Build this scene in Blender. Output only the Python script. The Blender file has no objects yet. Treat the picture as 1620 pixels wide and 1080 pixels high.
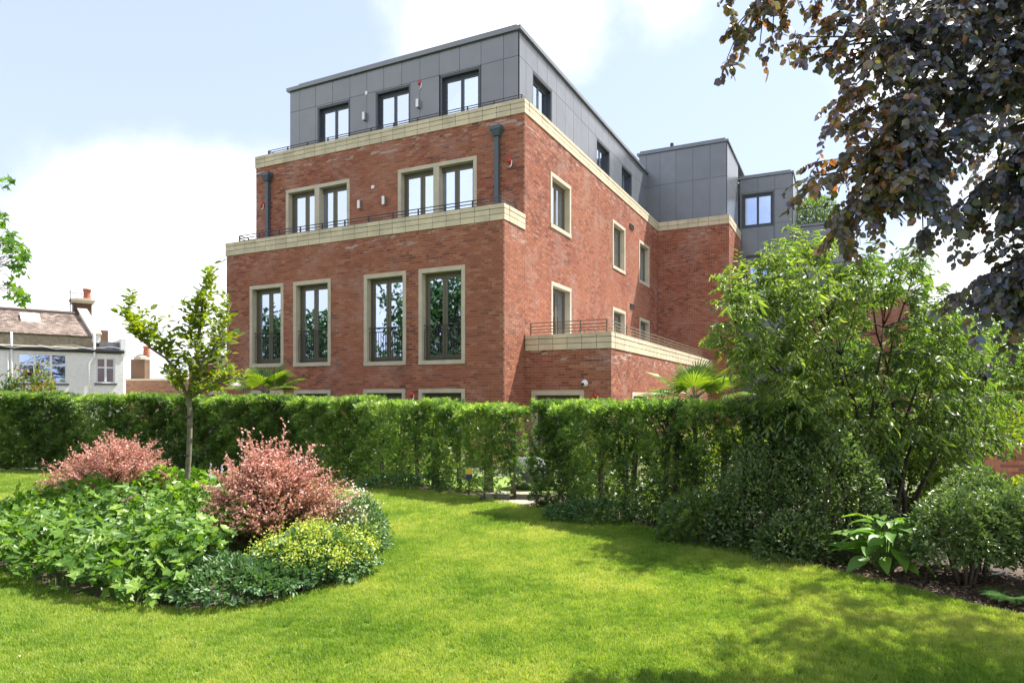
import bpy, math, random
import numpy as np
from mathutils import Vector, Matrix, Quaternion
R = math.radians
rng = np.random.default_rng(7)
random.seed(7)
SC = bpy.context.scene
COL = SC.collection

# ------------------------------------------------------------ camera, sky, sun, exposure
F_PX, HORIZON, EYE = 1065.7, 631.9, 1.75
cam_d = bpy.data.cameras.new('camera'); cam = bpy.data.objects.new('camera', cam_d); COL.objects.link(cam)
cam.location = (0, 0, EYE); cam.rotation_euler = (R(90), 0, 0)
cam_d.sensor_width = 36; cam_d.lens = 36 * F_PX / 1620
cam_d.shift_y = (HORIZON - 540) / 1620
cam_d.clip_start = 0.05; cam_d.clip_end = 3000
SC.camera = cam
SUN_AZ, SUN_EL = 60, 57
world = bpy.data.worlds.new('World'); SC.world = world; world.use_nodes = True
SC.view_settings.view_transform = 'Standard'; SC.view_settings.look = 'None'
SC.view_settings.gamma = 1; SC.view_settings.use_curve_mapping = False
SC.view_settings.exposure = 1.78

def sky():
    nt = world.node_tree; nt.nodes.clear(); N = nt.nodes.new; L = nt.links.new
    out = N('ShaderNodeOutputWorld'); bg = N('ShaderNodeBackground'); bg.inputs[1].default_value = 0.08
    st = N('ShaderNodeTexSky'); st.sky_type = 'NISHITA'; st.sun_disc = False
    st.sun_elevation = R(SUN_EL); st.sun_rotation = R(SUN_AZ); st.air_density = 1.0; st.dust_density = 0.9; st.ozone_density = 2.0
    tc = N('ShaderNodeTexCoord')
    # clouds: soft cumulus masses placed by direction, edges broken by noise
    no = N('ShaderNodeTexNoise'); no.inputs['Scale'].default_value = 4.0; no.inputs['Detail'].default_value = 9; no.inputs['Roughness'].default_value = .62
    L(tc.outputs['Generated'], no.inputs['Vector'])
    acc = None
    blobs = [((-.52, 1, .19), .16), ((-.42, 1, .16), .17), ((-.66, 1, .02), .20), ((-.33, 1, .14), .17), ((-.2, 1, -.02), .16), ((-.60, 1, .12), .12),
             ((-.02, 1, .55), .055), ((.05, 1, .58), .07), ((-.10, 1, .53), .05), ((.0, 1, .60), .07), ((.23, 1, .60), .03), ((.55, 1, .0), .16), ((.85, 1, .12), .2), ((.7, 1, .5), .11),
             ((.95, .6, .45), .3), ((-.95, .25, .35), .28), ((-1, -.5, .5), .35), ((.5, -1, .4), .4), ((-.3, -1, .5), .3), ((1, -.3, .35), .3), ((-.98, .5, .12), .3)]  # clouds out of view beside and behind the camera, added for fill light
    for d, r in blobs:
        v = Vector(d).normalized()
        dist = N('ShaderNodeVectorMath'); dist.operation = 'DISTANCE'; L(tc.outputs['Generated'], dist.inputs[0]); dist.inputs[1].default_value = v
        m = N('ShaderNodeMath'); m.operation = 'SUBTRACT'; m.inputs[0].default_value = r; L(dist.outputs['Value'], m.inputs[1])
        m2 = N('ShaderNodeMath'); m2.operation = 'MULTIPLY'; L(m.outputs[0], m2.inputs[0]); m2.inputs[1].default_value = 1.0
        if acc is None: acc = m2.outputs[0]
        else:
            mx = N('ShaderNodeMath'); mx.operation = 'SMOOTH_MAX'; mx.inputs[2].default_value = .06
            L(acc, mx.inputs[0]); L(m2.outputs[0], mx.inputs[1]); acc = mx.outputs[0]
    nm = N('ShaderNodeMath'); nm.operation = 'MULTIPLY_ADD'; L(no.outputs['Fac'], nm.inputs[0]); nm.inputs[1].default_value = .20; nm.inputs[2].default_value = -.105
    ad = N('ShaderNodeMath'); ad.operation = 'ADD'; L(acc, ad.inputs[0]); L(nm.outputs[0], ad.inputs[1])
    mr = N('ShaderNodeMapRange'); mr.interpolation_type = 'SMOOTHSTEP'; mr.inputs['From Min'].default_value = -.05; mr.inputs['From Max'].default_value = .06
    L(ad.outputs[0], mr.inputs['Value'])
    # thin veil towards the horizon, as on a bright hazy summer day
    sx = N('ShaderNodeSeparateXYZ'); L(tc.outputs['Generated'], sx.inputs[0])
    hz = N('ShaderNodeMapRange'); hz.interpolation_type = 'SMOOTHSTEP'; hz.inputs['From Min'].default_value = -.02; hz.inputs['From Max'].default_value = .55
    hz.inputs['To Min'].default_value = .85; hz.inputs['To Max'].default_value = .62; L(sx.outputs['Z'], hz.inputs['Value'])
    veil = N('ShaderNodeMix'); veil.data_type = 'RGBA'; L(hz.outputs[0], veil.inputs['Factor']); L(st.outputs[0], veil.inputs['A']); veil.inputs['B'].default_value = (3.05, 3.4, 4.7, 1)
    mix = N('ShaderNodeMix'); mix.data_type = 'RGBA'; L(mr.outputs[0], mix.inputs['Factor']); L(veil.outputs['Result'], mix.inputs['A'])
    mix.inputs['B'].default_value = (6.0, 6.05, 6.2, 1)
    L(mix.outputs['Result'], bg.inputs[0]); L(bg.outputs[0], out.inputs[0])
sky()
sun_dir = Vector((math.sin(R(SUN_AZ)) * math.cos(R(SUN_EL)), math.cos(R(SUN_AZ)) * math.cos(R(SUN_EL)), math.sin(R(SUN_EL))))
sd = bpy.data.lights.new('sun', 'SUN'); sd.energy = 3.7; sd.angle = R(.55); sd.color = (1, .95, .86)
sun = bpy.data.objects.new('sun', sd); COL.objects.link(sun); sun.rotation_euler = sun_dir.to_track_quat('Z', 'Y').to_euler(); sun.location = (10, 10, 30)

# ------------------------------------------------------------ helpers
def at(px, py, D):
    """world point seen at a pixel of the 1620x1080 photograph, D metres ahead"""
    return Vector(((px - 810) / F_PX * D, D, EYE + (HORIZON - py) / F_PX * D))
def ground(px, py):
    D = EYE * F_PX / (py - HORIZON); return Vector(((px - 810) / F_PX * D, D, 0))

class Mat:
    cache = {}
def mat(name): 
    m = bpy.data.materials.new(name); m.use_nodes = True
    return m, m.node_tree, m.node_tree.nodes['Principled BSDF']
def rgba(c): return (c[0], c[1], c[2], 1)
def simple(name, col, rough=.7, metal=0, var=.12, scale=6, bump=.0, bscale=60, spec=.5, per=0, warp=0):
    """plain procedural material: base colour broken up by two scales of noise"""
    m, nt, b = mat(name); N = nt.nodes.new; L = nt.links.new
    b.inputs['Roughness'].default_value = rough; b.inputs['Metallic'].default_value = metal; b.inputs['Specular IOR Level'].default_value = spec
    g = N('ShaderNodeNewGeometry'); n1 = N('ShaderNodeTexNoise'); n1.inputs['Scale'].default_value = scale; n1.inputs['Detail'].default_value = 6
    L(g.outputs['Position'], n1.inputs['Vector'])
    mr = N('ShaderNodeMapRange'); mr.inputs['From Min'].default_value = .3; mr.inputs['From Max'].default_value = .7
    mr.inputs['To Min'].default_value = 1 - var; mr.inputs['To Max'].default_value = 1 + var; L(n1.outputs['Fac'], mr.inputs['Value'])
    vm = N('ShaderNodeVectorMath'); vm.operation = 'SCALE'; vm.inputs[0].default_value = col[:3]; L(mr.outputs[0], vm.inputs['Scale'])
    L(vm.outputs[0], b.inputs['Base Color'])
    if per:   # small tone difference from piece to piece
        oi = N('ShaderNodeObjectInfo'); pr = N('ShaderNodeMapRange'); pr.inputs['To Min'].default_value = 1 - per; pr.inputs['To Max'].default_value = 1 + per; L(oi.outputs['Random'], pr.inputs['Value'])
        v2 = N('ShaderNodeVectorMath'); v2.operation = 'SCALE'; L(vm.outputs[0], v2.inputs[0]); L(pr.outputs[0], v2.inputs['Scale']); L(v2.outputs[0], b.inputs['Base Color'])
    if bump:
        n2 = N('ShaderNodeTexNoise'); n2.inputs['Scale'].default_value = bscale; n2.inputs['Detail'].default_value = 4; L(g.outputs['Position'], n2.inputs['Vector'])
        bp = N('ShaderNodeBump'); bp.inputs['Strength'].default_value = bump; bp.inputs['Distance'].default_value = .01
        L(n2.outputs['Fac'], bp.inputs['Height']); L(bp.outputs[0], b.inputs['Normal'])
        if warp:
            n3 = N('ShaderNodeTexNoise'); n3.inputs['Scale'].default_value = 1.1; L(g.outputs['Position'], n3.inputs['Vector']); b3 = N('ShaderNodeBump'); b3.inputs['Strength'].default_value = warp; b3.inputs['Distance'].default_value = .05
            L(n3.outputs['Fac'], b3.inputs['Height']); L(b3.outputs[0], bp.inputs['Normal'])
    return m

def link(name, data, parent=None, label=None, cat=None, group=None, kind=None):
    o = bpy.data.objects.new(name, data); COL.objects.link(o)
    if parent is not None: o.parent = parent
    if label: o['label'] = label
    if cat: o['category'] = cat
    if group: o['group'] = group
    if kind: o['kind'] = kind
    return o

def np_mesh(name, V, faces, m=None, tint=None, smooth=False):
    """V (n,3); faces: (k,3) or (k,4) int array or list of such arrays; tint: float per face"""
    me = bpy.data.meshes.new(name)
    V = np.asarray(V, np.float32)
    if not isinstance(faces, list): faces = [faces]
    faces = [np.asarray(f, np.int32) for f in faces if len(f)]
    nl = sum(f.size for f in faces); nf = sum(len(f) for f in faces)
    me.vertices.add(len(V)); me.vertices.foreach_set('co', V.ravel())
    me.loops.add(nl); me.polygons.add(nf)
    me.loops.foreach_set('vertex_index', np.concatenate([f.ravel() for f in faces]))
    tot = np.concatenate([np.full(len(f), f.shape[1], np.int32) for f in faces]); st = np.concatenate([[0], np.cumsum(tot)[:-1]]).astype(np.int32)
    me.polygons.foreach_set('loop_start', st); me.polygons.foreach_set('loop_total', tot)
    me.polygons.foreach_set('use_smooth', np.full(nf, bool(smooth)))
    me.update(calc_edges=True)
    if tint is not None:
        a = me.attributes.new('tint', 'FLOAT', 'FACE'); a.data.foreach_set('value', np.asarray(tint, np.float32))
    if m is not None: me.materials.append(m)
    return me

BOXF = np.array([[0, 3, 2, 1], [4, 5, 6, 7], [0, 1, 5, 4], [1, 2, 6, 5], [2, 3, 7, 6], [3, 0, 4, 7]])
def boxv(x0, y0, z0, x1, y1, z1):
    return np.array([[x0, y0, z0], [x1, y0, z0], [x1, y1, z0], [x0, y1, z0], [x0, y0, z1], [x1, y0, z1], [x1, y1, z1], [x0, y1, z1]], float)
class MB:
    """collects boxes and tubes into one mesh"""
    def __init__(s): s.V = []; s.Q = []; s.T = []; s.n = 0
    def add(s, V, Q=(), T=()):
        V = np.asarray(V, float)
        if len(Q): s.Q.append(np.asarray(Q) + s.n)
        if len(T): s.T.append(np.asarray(T) + s.n)
        s.V.append(V); s.n += len(V); return s
    def box(s, x0, y0, z0, x1, y1, z1):
        a, b = sorted((x0, x1)); c, d = sorted((y0, y1)); e, f = sorted((z0, z1))
        return s.add(boxv(a, c, e, b, d, f), BOXF)
    def quad(s, a, b, c, d): return s.add([a, b, c, d], [[0, 1, 2, 3]])
    def tube(s, pts, rad, n=6, cap=True):
        pts = [Vector(p) for p in pts]
        if not hasattr(rad, '__len__'): rad = [rad] * len(pts)
        V = []; prev = None
        for i, p in enumerate(pts):
            t = (pts[min(i + 1, len(pts) - 1)] - pts[max(i - 1, 0)]).normalized()
            if prev is None: prev = t.orthogonal().normalized()
            prev = (prev - t * prev.dot(t)).normalized(); bn = t.cross(prev)
            for k in range(n):
                a = 2 * math.pi * k / n; V.append(p + (prev * math.cos(a) + bn * math.sin(a)) * rad[i])
        Q = [[i * n + k, i * n + (k + 1) % n, (i + 1) * n + (k + 1) % n, (i + 1) * n + k] for i in range(len(pts) - 1) for k in range(n)]
        T = []
        if cap:
            for k in range(1, n - 1): T.append([0, k + 1, k]); T.append([(len(pts) - 1) * n, (len(pts) - 1) * n + k, (len(pts) - 1) * n + k + 1])
        return s.add([tuple(v) for v in V], Q, T)
    def lathe(s, prof, c=(0, 0, 0), n=12):
        V = []; 
        for r, z in prof:
            for k in range(n): a = 2 * math.pi * k / n; V.append((c[0] + r * math.cos(a), c[1] + r * math.sin(a), c[2] + z))
        Q = [[i * n + k, i * n + (k + 1) % n, (i + 1) * n + (k + 1) % n, (i + 1) * n + k] for i in range(len(prof) - 1) for k in range(n)]
        return s.add(V, Q)
    def mesh(s, name, m, smooth=False):
        return np_mesh(name, np.concatenate(s.V), [np.concatenate(s.Q) if s.Q else np.zeros((0, 4), int), np.concatenate(s.T) if s.T else np.zeros((0, 3), int)], m, smooth=smooth)
    def build(s, name, m, parent=None, smooth=False, **k): return link(name, s.mesh(name, m, smooth), parent, **k)

# ------------------------------------------------------------ materials
def brick_material(name, cols, white=.0, rough=.85, stain=.35):
    """colour per brick from the face attribute 'tint', broad weathering by noise, lime bloom below the copings"""
    m, nt, b = mat(name); N = nt.nodes.new; L = nt.links.new
    b.inputs['Roughness'].default_value = rough; b.inputs['Specular IOR Level'].default_value = .25
    at_ = N('ShaderNodeAttribute'); at_.attribute_name = 'tint'
    cr = N('ShaderNodeValToRGB'); L(at_.outputs['Fac'], cr.inputs[0]); cr.color_ramp.interpolation = 'LINEAR'
    e = cr.color_ramp.elements; e[0].position = 0; e[0].color = rgba(cols[0]); e[1].position = 1; e[1].color = rgba(cols[-1])
    for i, c in enumerate(cols[1:-1]): k = e.new((i + 1) / (len(cols) - 1)); k.color = rgba(c)
    g = N('ShaderNodeTexCoord')
    n1 = N('ShaderNodeTexNoise'); n1.inputs['Scale'].default_value = .42; n1.inputs['Detail'].default_value = 5; n1.inputs['Roughness'].default_value = .55; L(g.outputs['Object'], n1.inputs['Vector'])
    mr = N('ShaderNodeMapRange'); mr.inputs['From Min'].default_value = .35; mr.inputs['From Max'].default_value = .66; L(n1.outputs['Fac'], mr.inputs['Value'])
    mx = N('ShaderNodeMix'); mx.data_type = 'RGBA'; mx.blend_type = 'MULTIPLY'; L(mr.outputs[0], mx.inputs['Factor']); L(cr.outputs[0], mx.inputs['A']); mx.inputs['B'].default_value = (1 - stain * .25, 1 - stain * .6, 1 - stain * .62, 1)
    n3 = N('ShaderNodeTexNoise'); n3.inputs['Scale'].default_value = .33; n3.inputs['Detail'].default_value = 4; 
    mp = N('ShaderNodeMapping'); mp.inputs['Location'].default_value = (11, 7, 3); L(g.outputs['Object'], mp.inputs[0]); L(mp.outputs[0], n3.inputs['Vector'])
    mr3 = N('ShaderNodeMapRange'); mr3.inputs['From Min'].default_value = .48; mr3.inputs['From Max'].default_value = .7; mr3.inputs['To Max'].default_value = .55; L(n3.outputs['Fac'], mr3.inputs['Value'])
    mx3 = N('ShaderNodeMix'); mx3.data_type = 'RGBA'; L(mr3.outputs[0], mx3.inputs['Factor']); L(mx.outputs['Result'], mx3.inputs['A']); mx3.inputs['B'].default_value = rgba([c * 1.12 for c in cols[len(cols) // 2 + 1]])
    # fine grain
    n2 = N('ShaderNodeTexNoise'); n2.inputs['Scale'].default_value = 45; n2.inputs['Detail'].default_value = 5; L(g.outputs['Object'], n2.inputs['Vector'])
    mr2 = N('ShaderNodeMapRange'); mr2.inputs['From Min'].default_value = .3; mr2.inputs['From Max'].default_value = .7; mr2.inputs['To Min'].default_value = .8; mr2.inputs['To Max'].default_value = 1.2; L(n2.outputs['Fac'], mr2.inputs['Value'])
    vm = N('ShaderNodeVectorMath'); vm.operation = 'SCALE'; L(mx3.outputs['Result'], vm.inputs[0]); L(mr2.outputs[0], vm.inputs['Scale'])
    last = vm.outputs[0]
    if white:
        # lime bloom: thin horizontal smears within about half a metre below each stone band
        sx = N('ShaderNodeSeparateXYZ'); L(g.outputs['Object'], sx.inputs[0])
        band = None
        for zb in (6.56, 9.9, 3.13):
            a = N('ShaderNodeMapRange'); a.interpolation_type = 'SMOOTHSTEP'; a.inputs['From Min'].default_value = zb - .62; a.inputs['From Max'].default_value = zb - .22; L(sx.outputs['Z'], a.inputs['Value'])
            c = N('ShaderNodeMath'); c.operation = 'LESS_THAN'; L(sx.outputs['Z'], c.inputs[0]); c.inputs[1].default_value = zb
            d = N('ShaderNodeMath'); d.operation = 'MULTIPLY'; L(a.outputs[0], d.inputs[0]); L(c.outputs[0], d.inputs[1])
            if zb < 9:
                k = N('ShaderNodeMath'); k.operation = 'LESS_THAN' if zb > 5 else 'GREATER_THAN'; L(sx.outputs['Y' if zb > 5 else 'X'], k.inputs[0]); k.inputs[1].default_value = 1.3 if zb > 5 else .08
                d2 = N('ShaderNodeMath'); d2.operation = 'MULTIPLY'; L(d.outputs[0], d2.inputs[0]); L(k.outputs[0], d2.inputs[1]); d = d2
            if band is None: band = d.outputs[0]
            else:
                s_ = N('ShaderNodeMath'); s_.operation = 'MAXIMUM'; L(band, s_.inputs[0]); L(d.outputs[0], s_.inputs[1]); band = s_.outputs[0]
        mp2 = N('ShaderNodeMapping'); mp2.inputs['Scale'].default_value = (1.3, 1.3, 6.5); L(g.outputs['Object'], mp2.inputs[0])
        n4 = N('ShaderNodeTexNoise'); n4.inputs['Scale'].default_value = 1.1; n4.inputs['Detail'].default_value = 9; n4.inputs['Roughness'].default_value = .72; L(mp2.outputs[0], n4.inputs['Vector'])
        w = N('ShaderNodeMapRange'); w.inputs['From Min'].default_value = .56; w.inputs['From Max'].default_value = .60; w.inputs['To Max'].default_value = white; L(n4.outputs['Fac'], w.inputs['Value'])
        ww = N('ShaderNodeMath'); ww.operation = 'MULTIPLY'; L(w.outputs[0], ww.inputs[0]); L(band, ww.inputs[1])
        # faint pale veil lower down
        n5 = N('ShaderNodeTexNoise'); n5.inputs['Scale'].default_value = .9; n5.inputs['Detail'].default_value = 7; n5.inputs['Roughness'].default_value = .65; L(g.outputs['Object'], n5.inputs['Vector'])
        w5 = N('ShaderNodeMapRange'); w5.inputs['From Min'].default_value = .5; w5.inputs['From Max'].default_value = .75; w5.inputs['To Max'].default_value = .3; L(n5.outputs['Fac'], w5.inputs['Value'])
        w6 = N('ShaderNodeMath'); w6.operation = 'MAXIMUM'; L(w5.outputs[0], w6.inputs[0]); L(ww.outputs[0], w6.inputs[1])
        mw = N('ShaderNodeMix'); mw.data_type = 'RGBA'; L(w6.outputs[0], mw.inputs['Factor']); L(last, mw.inputs['A']); mw.inputs['B'].default_value = (.50, .44, .40, 1); last = mw.outputs['Result']
    L(last, b.inputs['Base Color'])
    bp = N('ShaderNodeBump'); bp.inputs['Strength'].default_value = .5; bp.inputs['Distance'].default_value = .004; L(n2.outputs['Fac'], bp.inputs['Height']); L(bp.outputs[0], b.inputs['Normal'])
    return m

M = {}
M['brick'] = brick_material('red_brick', [(.105, .052, .042), (.22, .078, .048), (.285, .102, .060), (.33, .130, .074), (.385, .19, .125)], white=.7)
M['mortar'] = brick_material('mortar', [(.46, .31, .24)] * 3, white=.5, stain=.3)
M['oldbrick'] = brick_material('brown_brick', [(.11, .07, .05), (.2, .115, .075), (.27, .15, .09), (.3, .19, .12)], stain=.2)
M['stone'] = simple('cream_stone', (.56, .48, .335), .85, var=.13, scale=2.5, bump=.25, bscale=90, per=.09)
M['stone_joint'] = simple('stone_joint', (.15, .125, .09), .9)
M['surround'] = simple('window_stone', (.50, .44, .33), .85, var=.1, scale=3, bump=.2, bscale=90)
M['clad'] = simple('grey_cladding', (.125, .138, .16), .3, var=.10, scale=1.7, bump=.08, bscale=220, spec=1.0, per=.07, warp=.25)
M['joint'] = simple('dark_joint', (.02, .022, .025), .9)
M['frame_olive'] = simple('olive_frame', (.115, .10, .065), .45, var=.05)
M['frame_grey'] = simple('grey_frame', (.055, .065, .08), .4, var=.05)
M['rail'] = simple('dark_rail', (.04, .038, .035), .45, var=.1)
M['rail_bronze'] = simple('bronze_rail', (.16, .12, .08), .4, var=.1)
M['pipe'] = simple('blue_grey_pipe', (.06, .085, .105), .45, var=.08)
M['dark'] = simple('interior_dark', (.035, .035, .04), .9)
M['curtain'] = simple('pale_curtain', (.7, .7, .72), .9, var=.05)
M['metal'] = simple('brushed_metal', (.5, .5, .5), .35, metal=.8, var=.05)
M['white'] = simple('white_paint', (.78, .78, .76), .6, var=.05)
M['red'] = simple('red_plastic', (.5, .03, .02), .4)
M['black'] = simple('black_plastic', (.02, .02, .025), .3)
M['roof'] = simple('roof_membrane', (.3, .3, .31), .8)
def glass():
    m, nt, b = mat('window_glass'); N = nt.nodes.new; L = nt.links.new; nt.nodes.remove(b)
    o = nt.nodes['Material Output']; g = N('ShaderNodeBsdfGlossy'); g.inputs['Roughness'].default_value = .015; g.inputs['Color'].default_value = (.68, .79, .98, 1)
    t = N('ShaderNodeBsdfTransparent'); t.inputs[0].default_value = (.75, .8, .8, 1); fr = N('ShaderNodeFresnel'); fr.inputs[0].default_value = 1.6
    a = N('ShaderNodeMapRange'); a.inputs['From Min'].default_value = .0; a.inputs['From Max'].default_value = 1; a.inputs['To Min'].default_value = .66; a.inputs['To Max'].default_value = 1; L(fr.outputs[0], a.inputs['Value'])
    ge = N('ShaderNodeNewGeometry'); n = N('ShaderNodeTexNoise'); n.inputs['Scale'].default_value = 1.3; L(ge.outputs['Position'], n.inputs['Vector']); bp = N('ShaderNodeBump'); bp.inputs['Strength'].default_value = .03; bp.inputs['Distance'].default_value = .02; L(n.outputs['Fac'], bp.inputs['Height']); L(bp.outputs[0], g.inputs['Normal'])
    mx = N('ShaderNodeMixShader'); L(a.outputs[0], mx.inputs[0]); L(t.outputs[0], mx.inputs[1]); L(g.outputs[0], mx.inputs[2]); L(mx.outputs[0], o.inputs[0]); return m
M['glass'] = glass()
# ------------------------------------------------------------ ground and lawn (setting)
YAW = .461; BO = Vector((-.208, 18.0, 0)); BDV = Vector((math.sin(YAW), math.cos(YAW), 0)); BDX = Vector((math.cos(YAW), -math.sin(YAW), 0))
def bplane(px, py, v):
    """(x, z) in the building's own frame of the point at photo pixel px,py on the plane y = v parallel to the front"""
    d = Vector(((px - 810) / F_PX, 1, 0)); o = BO + BDV * v
    # o + x*BDX = t*d
    det = BDX.x * -d.y + d.x * BDX.y
    x = (-o.x * -d.y + -d.x * o.y * 1) / det if False else None
    A = np.array([[BDX.x, -d.x], [BDX.y, -d.y]]); s = np.linalg.solve(A, [-o.x, -o.y])
    return float(s[0]), float(EYE + (HORIZON - py) * s[1] / F_PX)

# ------------------------------------------------------------ the apartment building
bld = link('apartment_building', None, label='large red brick apartment building with cream stone bands and a grey penthouse', cat='apartment building')
bld.location = BO; bld.rotation_euler = (0, 0, -YAW)
CORNER = BO.copy()
U, S1, S2, V1, W1, V2, TX = 10.49, 1.269, 2.189, 16.345, 3.32, 20.12, 2.557
ZB2, ZB2T, ZB3, ZB3T, ZT, ZTT = 6.565, 6.991, 9.898, 10.301, 3.131, 3.563

class Wall:
    """vertical plane in the building frame: origin A, unit direction d along it, outward normal n"""
    def __init__(s, A, d, n): s.A = np.array(A, float); s.d = np.array(d, float); s.n = np.array(n, float)
    def p(s, a, z, off=0): q = s.A + s.d * a + s.n * off; return (q[0], q[1], z)
    def rot(s): return math.atan2(s.d[1], s.d[0])
WF0 = Wall((-U, 0), (1, 0), (0, -1)); WF1 = Wall((-U, S1), (1, 0), (0, -1)); WF2 = Wall((-9.774, S2), (1, 0), (0, -1))
WR0 = Wall((0, 0), (0, 1), (1, 0)); WRP = Wall((-.63, S2), (0, 1), (1, 0)); WTF = Wall((0, S1), (1, 0), (0, -1)); WTR = Wall((TX, S1), (0, 1), (1, 0))
WWF = Wall((0, V1), (1, 0), (0, -1)); WWR = Wall((W1, V1), (0, 1), (1, 0))
sheetV, sheetQ = [], []; bricks = []   # bricks: (wall, a0, a1, z0, z1)
def sheet(w, a0, a1, z0, z1, ops=()):
    As = sorted({a0, a1, *[min(max(o[i], a0), a1) for o in ops for i in (0, 2)]}); Zs = sorted({z0, z1, *[min(max(o[i], z0), z1) for o in ops for i in (1, 3)]})
    for i in range(len(As) - 1):
        for j in range(len(Zs) - 1):
            ca, cz = (As[i] + As[i + 1]) / 2, (Zs[j] + Zs[j + 1]) / 2
            if any(o[0] < ca < o[2] and o[1] < cz < o[3] for o in ops): continue
            k = len(sheetV); sheetV.extend([w.p(As[i], Zs[j]), w.p(As[i + 1], Zs[j]), w.p(As[i + 1], Zs[j + 1]), w.p(As[i], Zs[j + 1])]); sheetQ.append([k, k + 1, k + 2, k + 3])
CH = .075
def brickwork(w, a0, a1, z0, z1, ops=(), store=bricks):
    sheet(w, a0, a1, z0, z1, ops)
    c = math.floor(z0 / CH)
    while c * CH < z1 - .01:
        zb, zt = max(c * CH + .0045, z0 + .002), min((c + 1) * CH - .0045, z1 - .002); c += 1
        if zt - zb < .02: continue
        zm = (zb + zt) / 2
        cuts = sorted([(o[0], o[2]) for o in ops if o[1] < zm < o[3]]); segs = []; s = a0
        for q in cuts: segs.append((s, q[0])); s = max(s, q[1])
        segs.append((s, a1))
        for (p, q) in segs:
            if q - p < .03: continue
            x = math.floor(p / .225) * .225 + (.1125 if c % 2 else 0) - .225
            while x < q:
                ln = .225
                if (int(x * 1000) * 7919 + c * 104729) % 11 == 0: ln = .1125
                b0, b1 = max(x + .004, p + .002), min(x + ln - .004, q - .002)
                if b1 - b0 > .025: store.append((w, b0, b1, zb, zt))
                if ln < .2:
                    b0, b1 = max(x + ln + .004, p + .002), min(x + .225 - .004, q - .002)
                    if b1 - b0 > .025: store.append((w, b0, b1, zb, zt))
                x += .225

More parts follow.
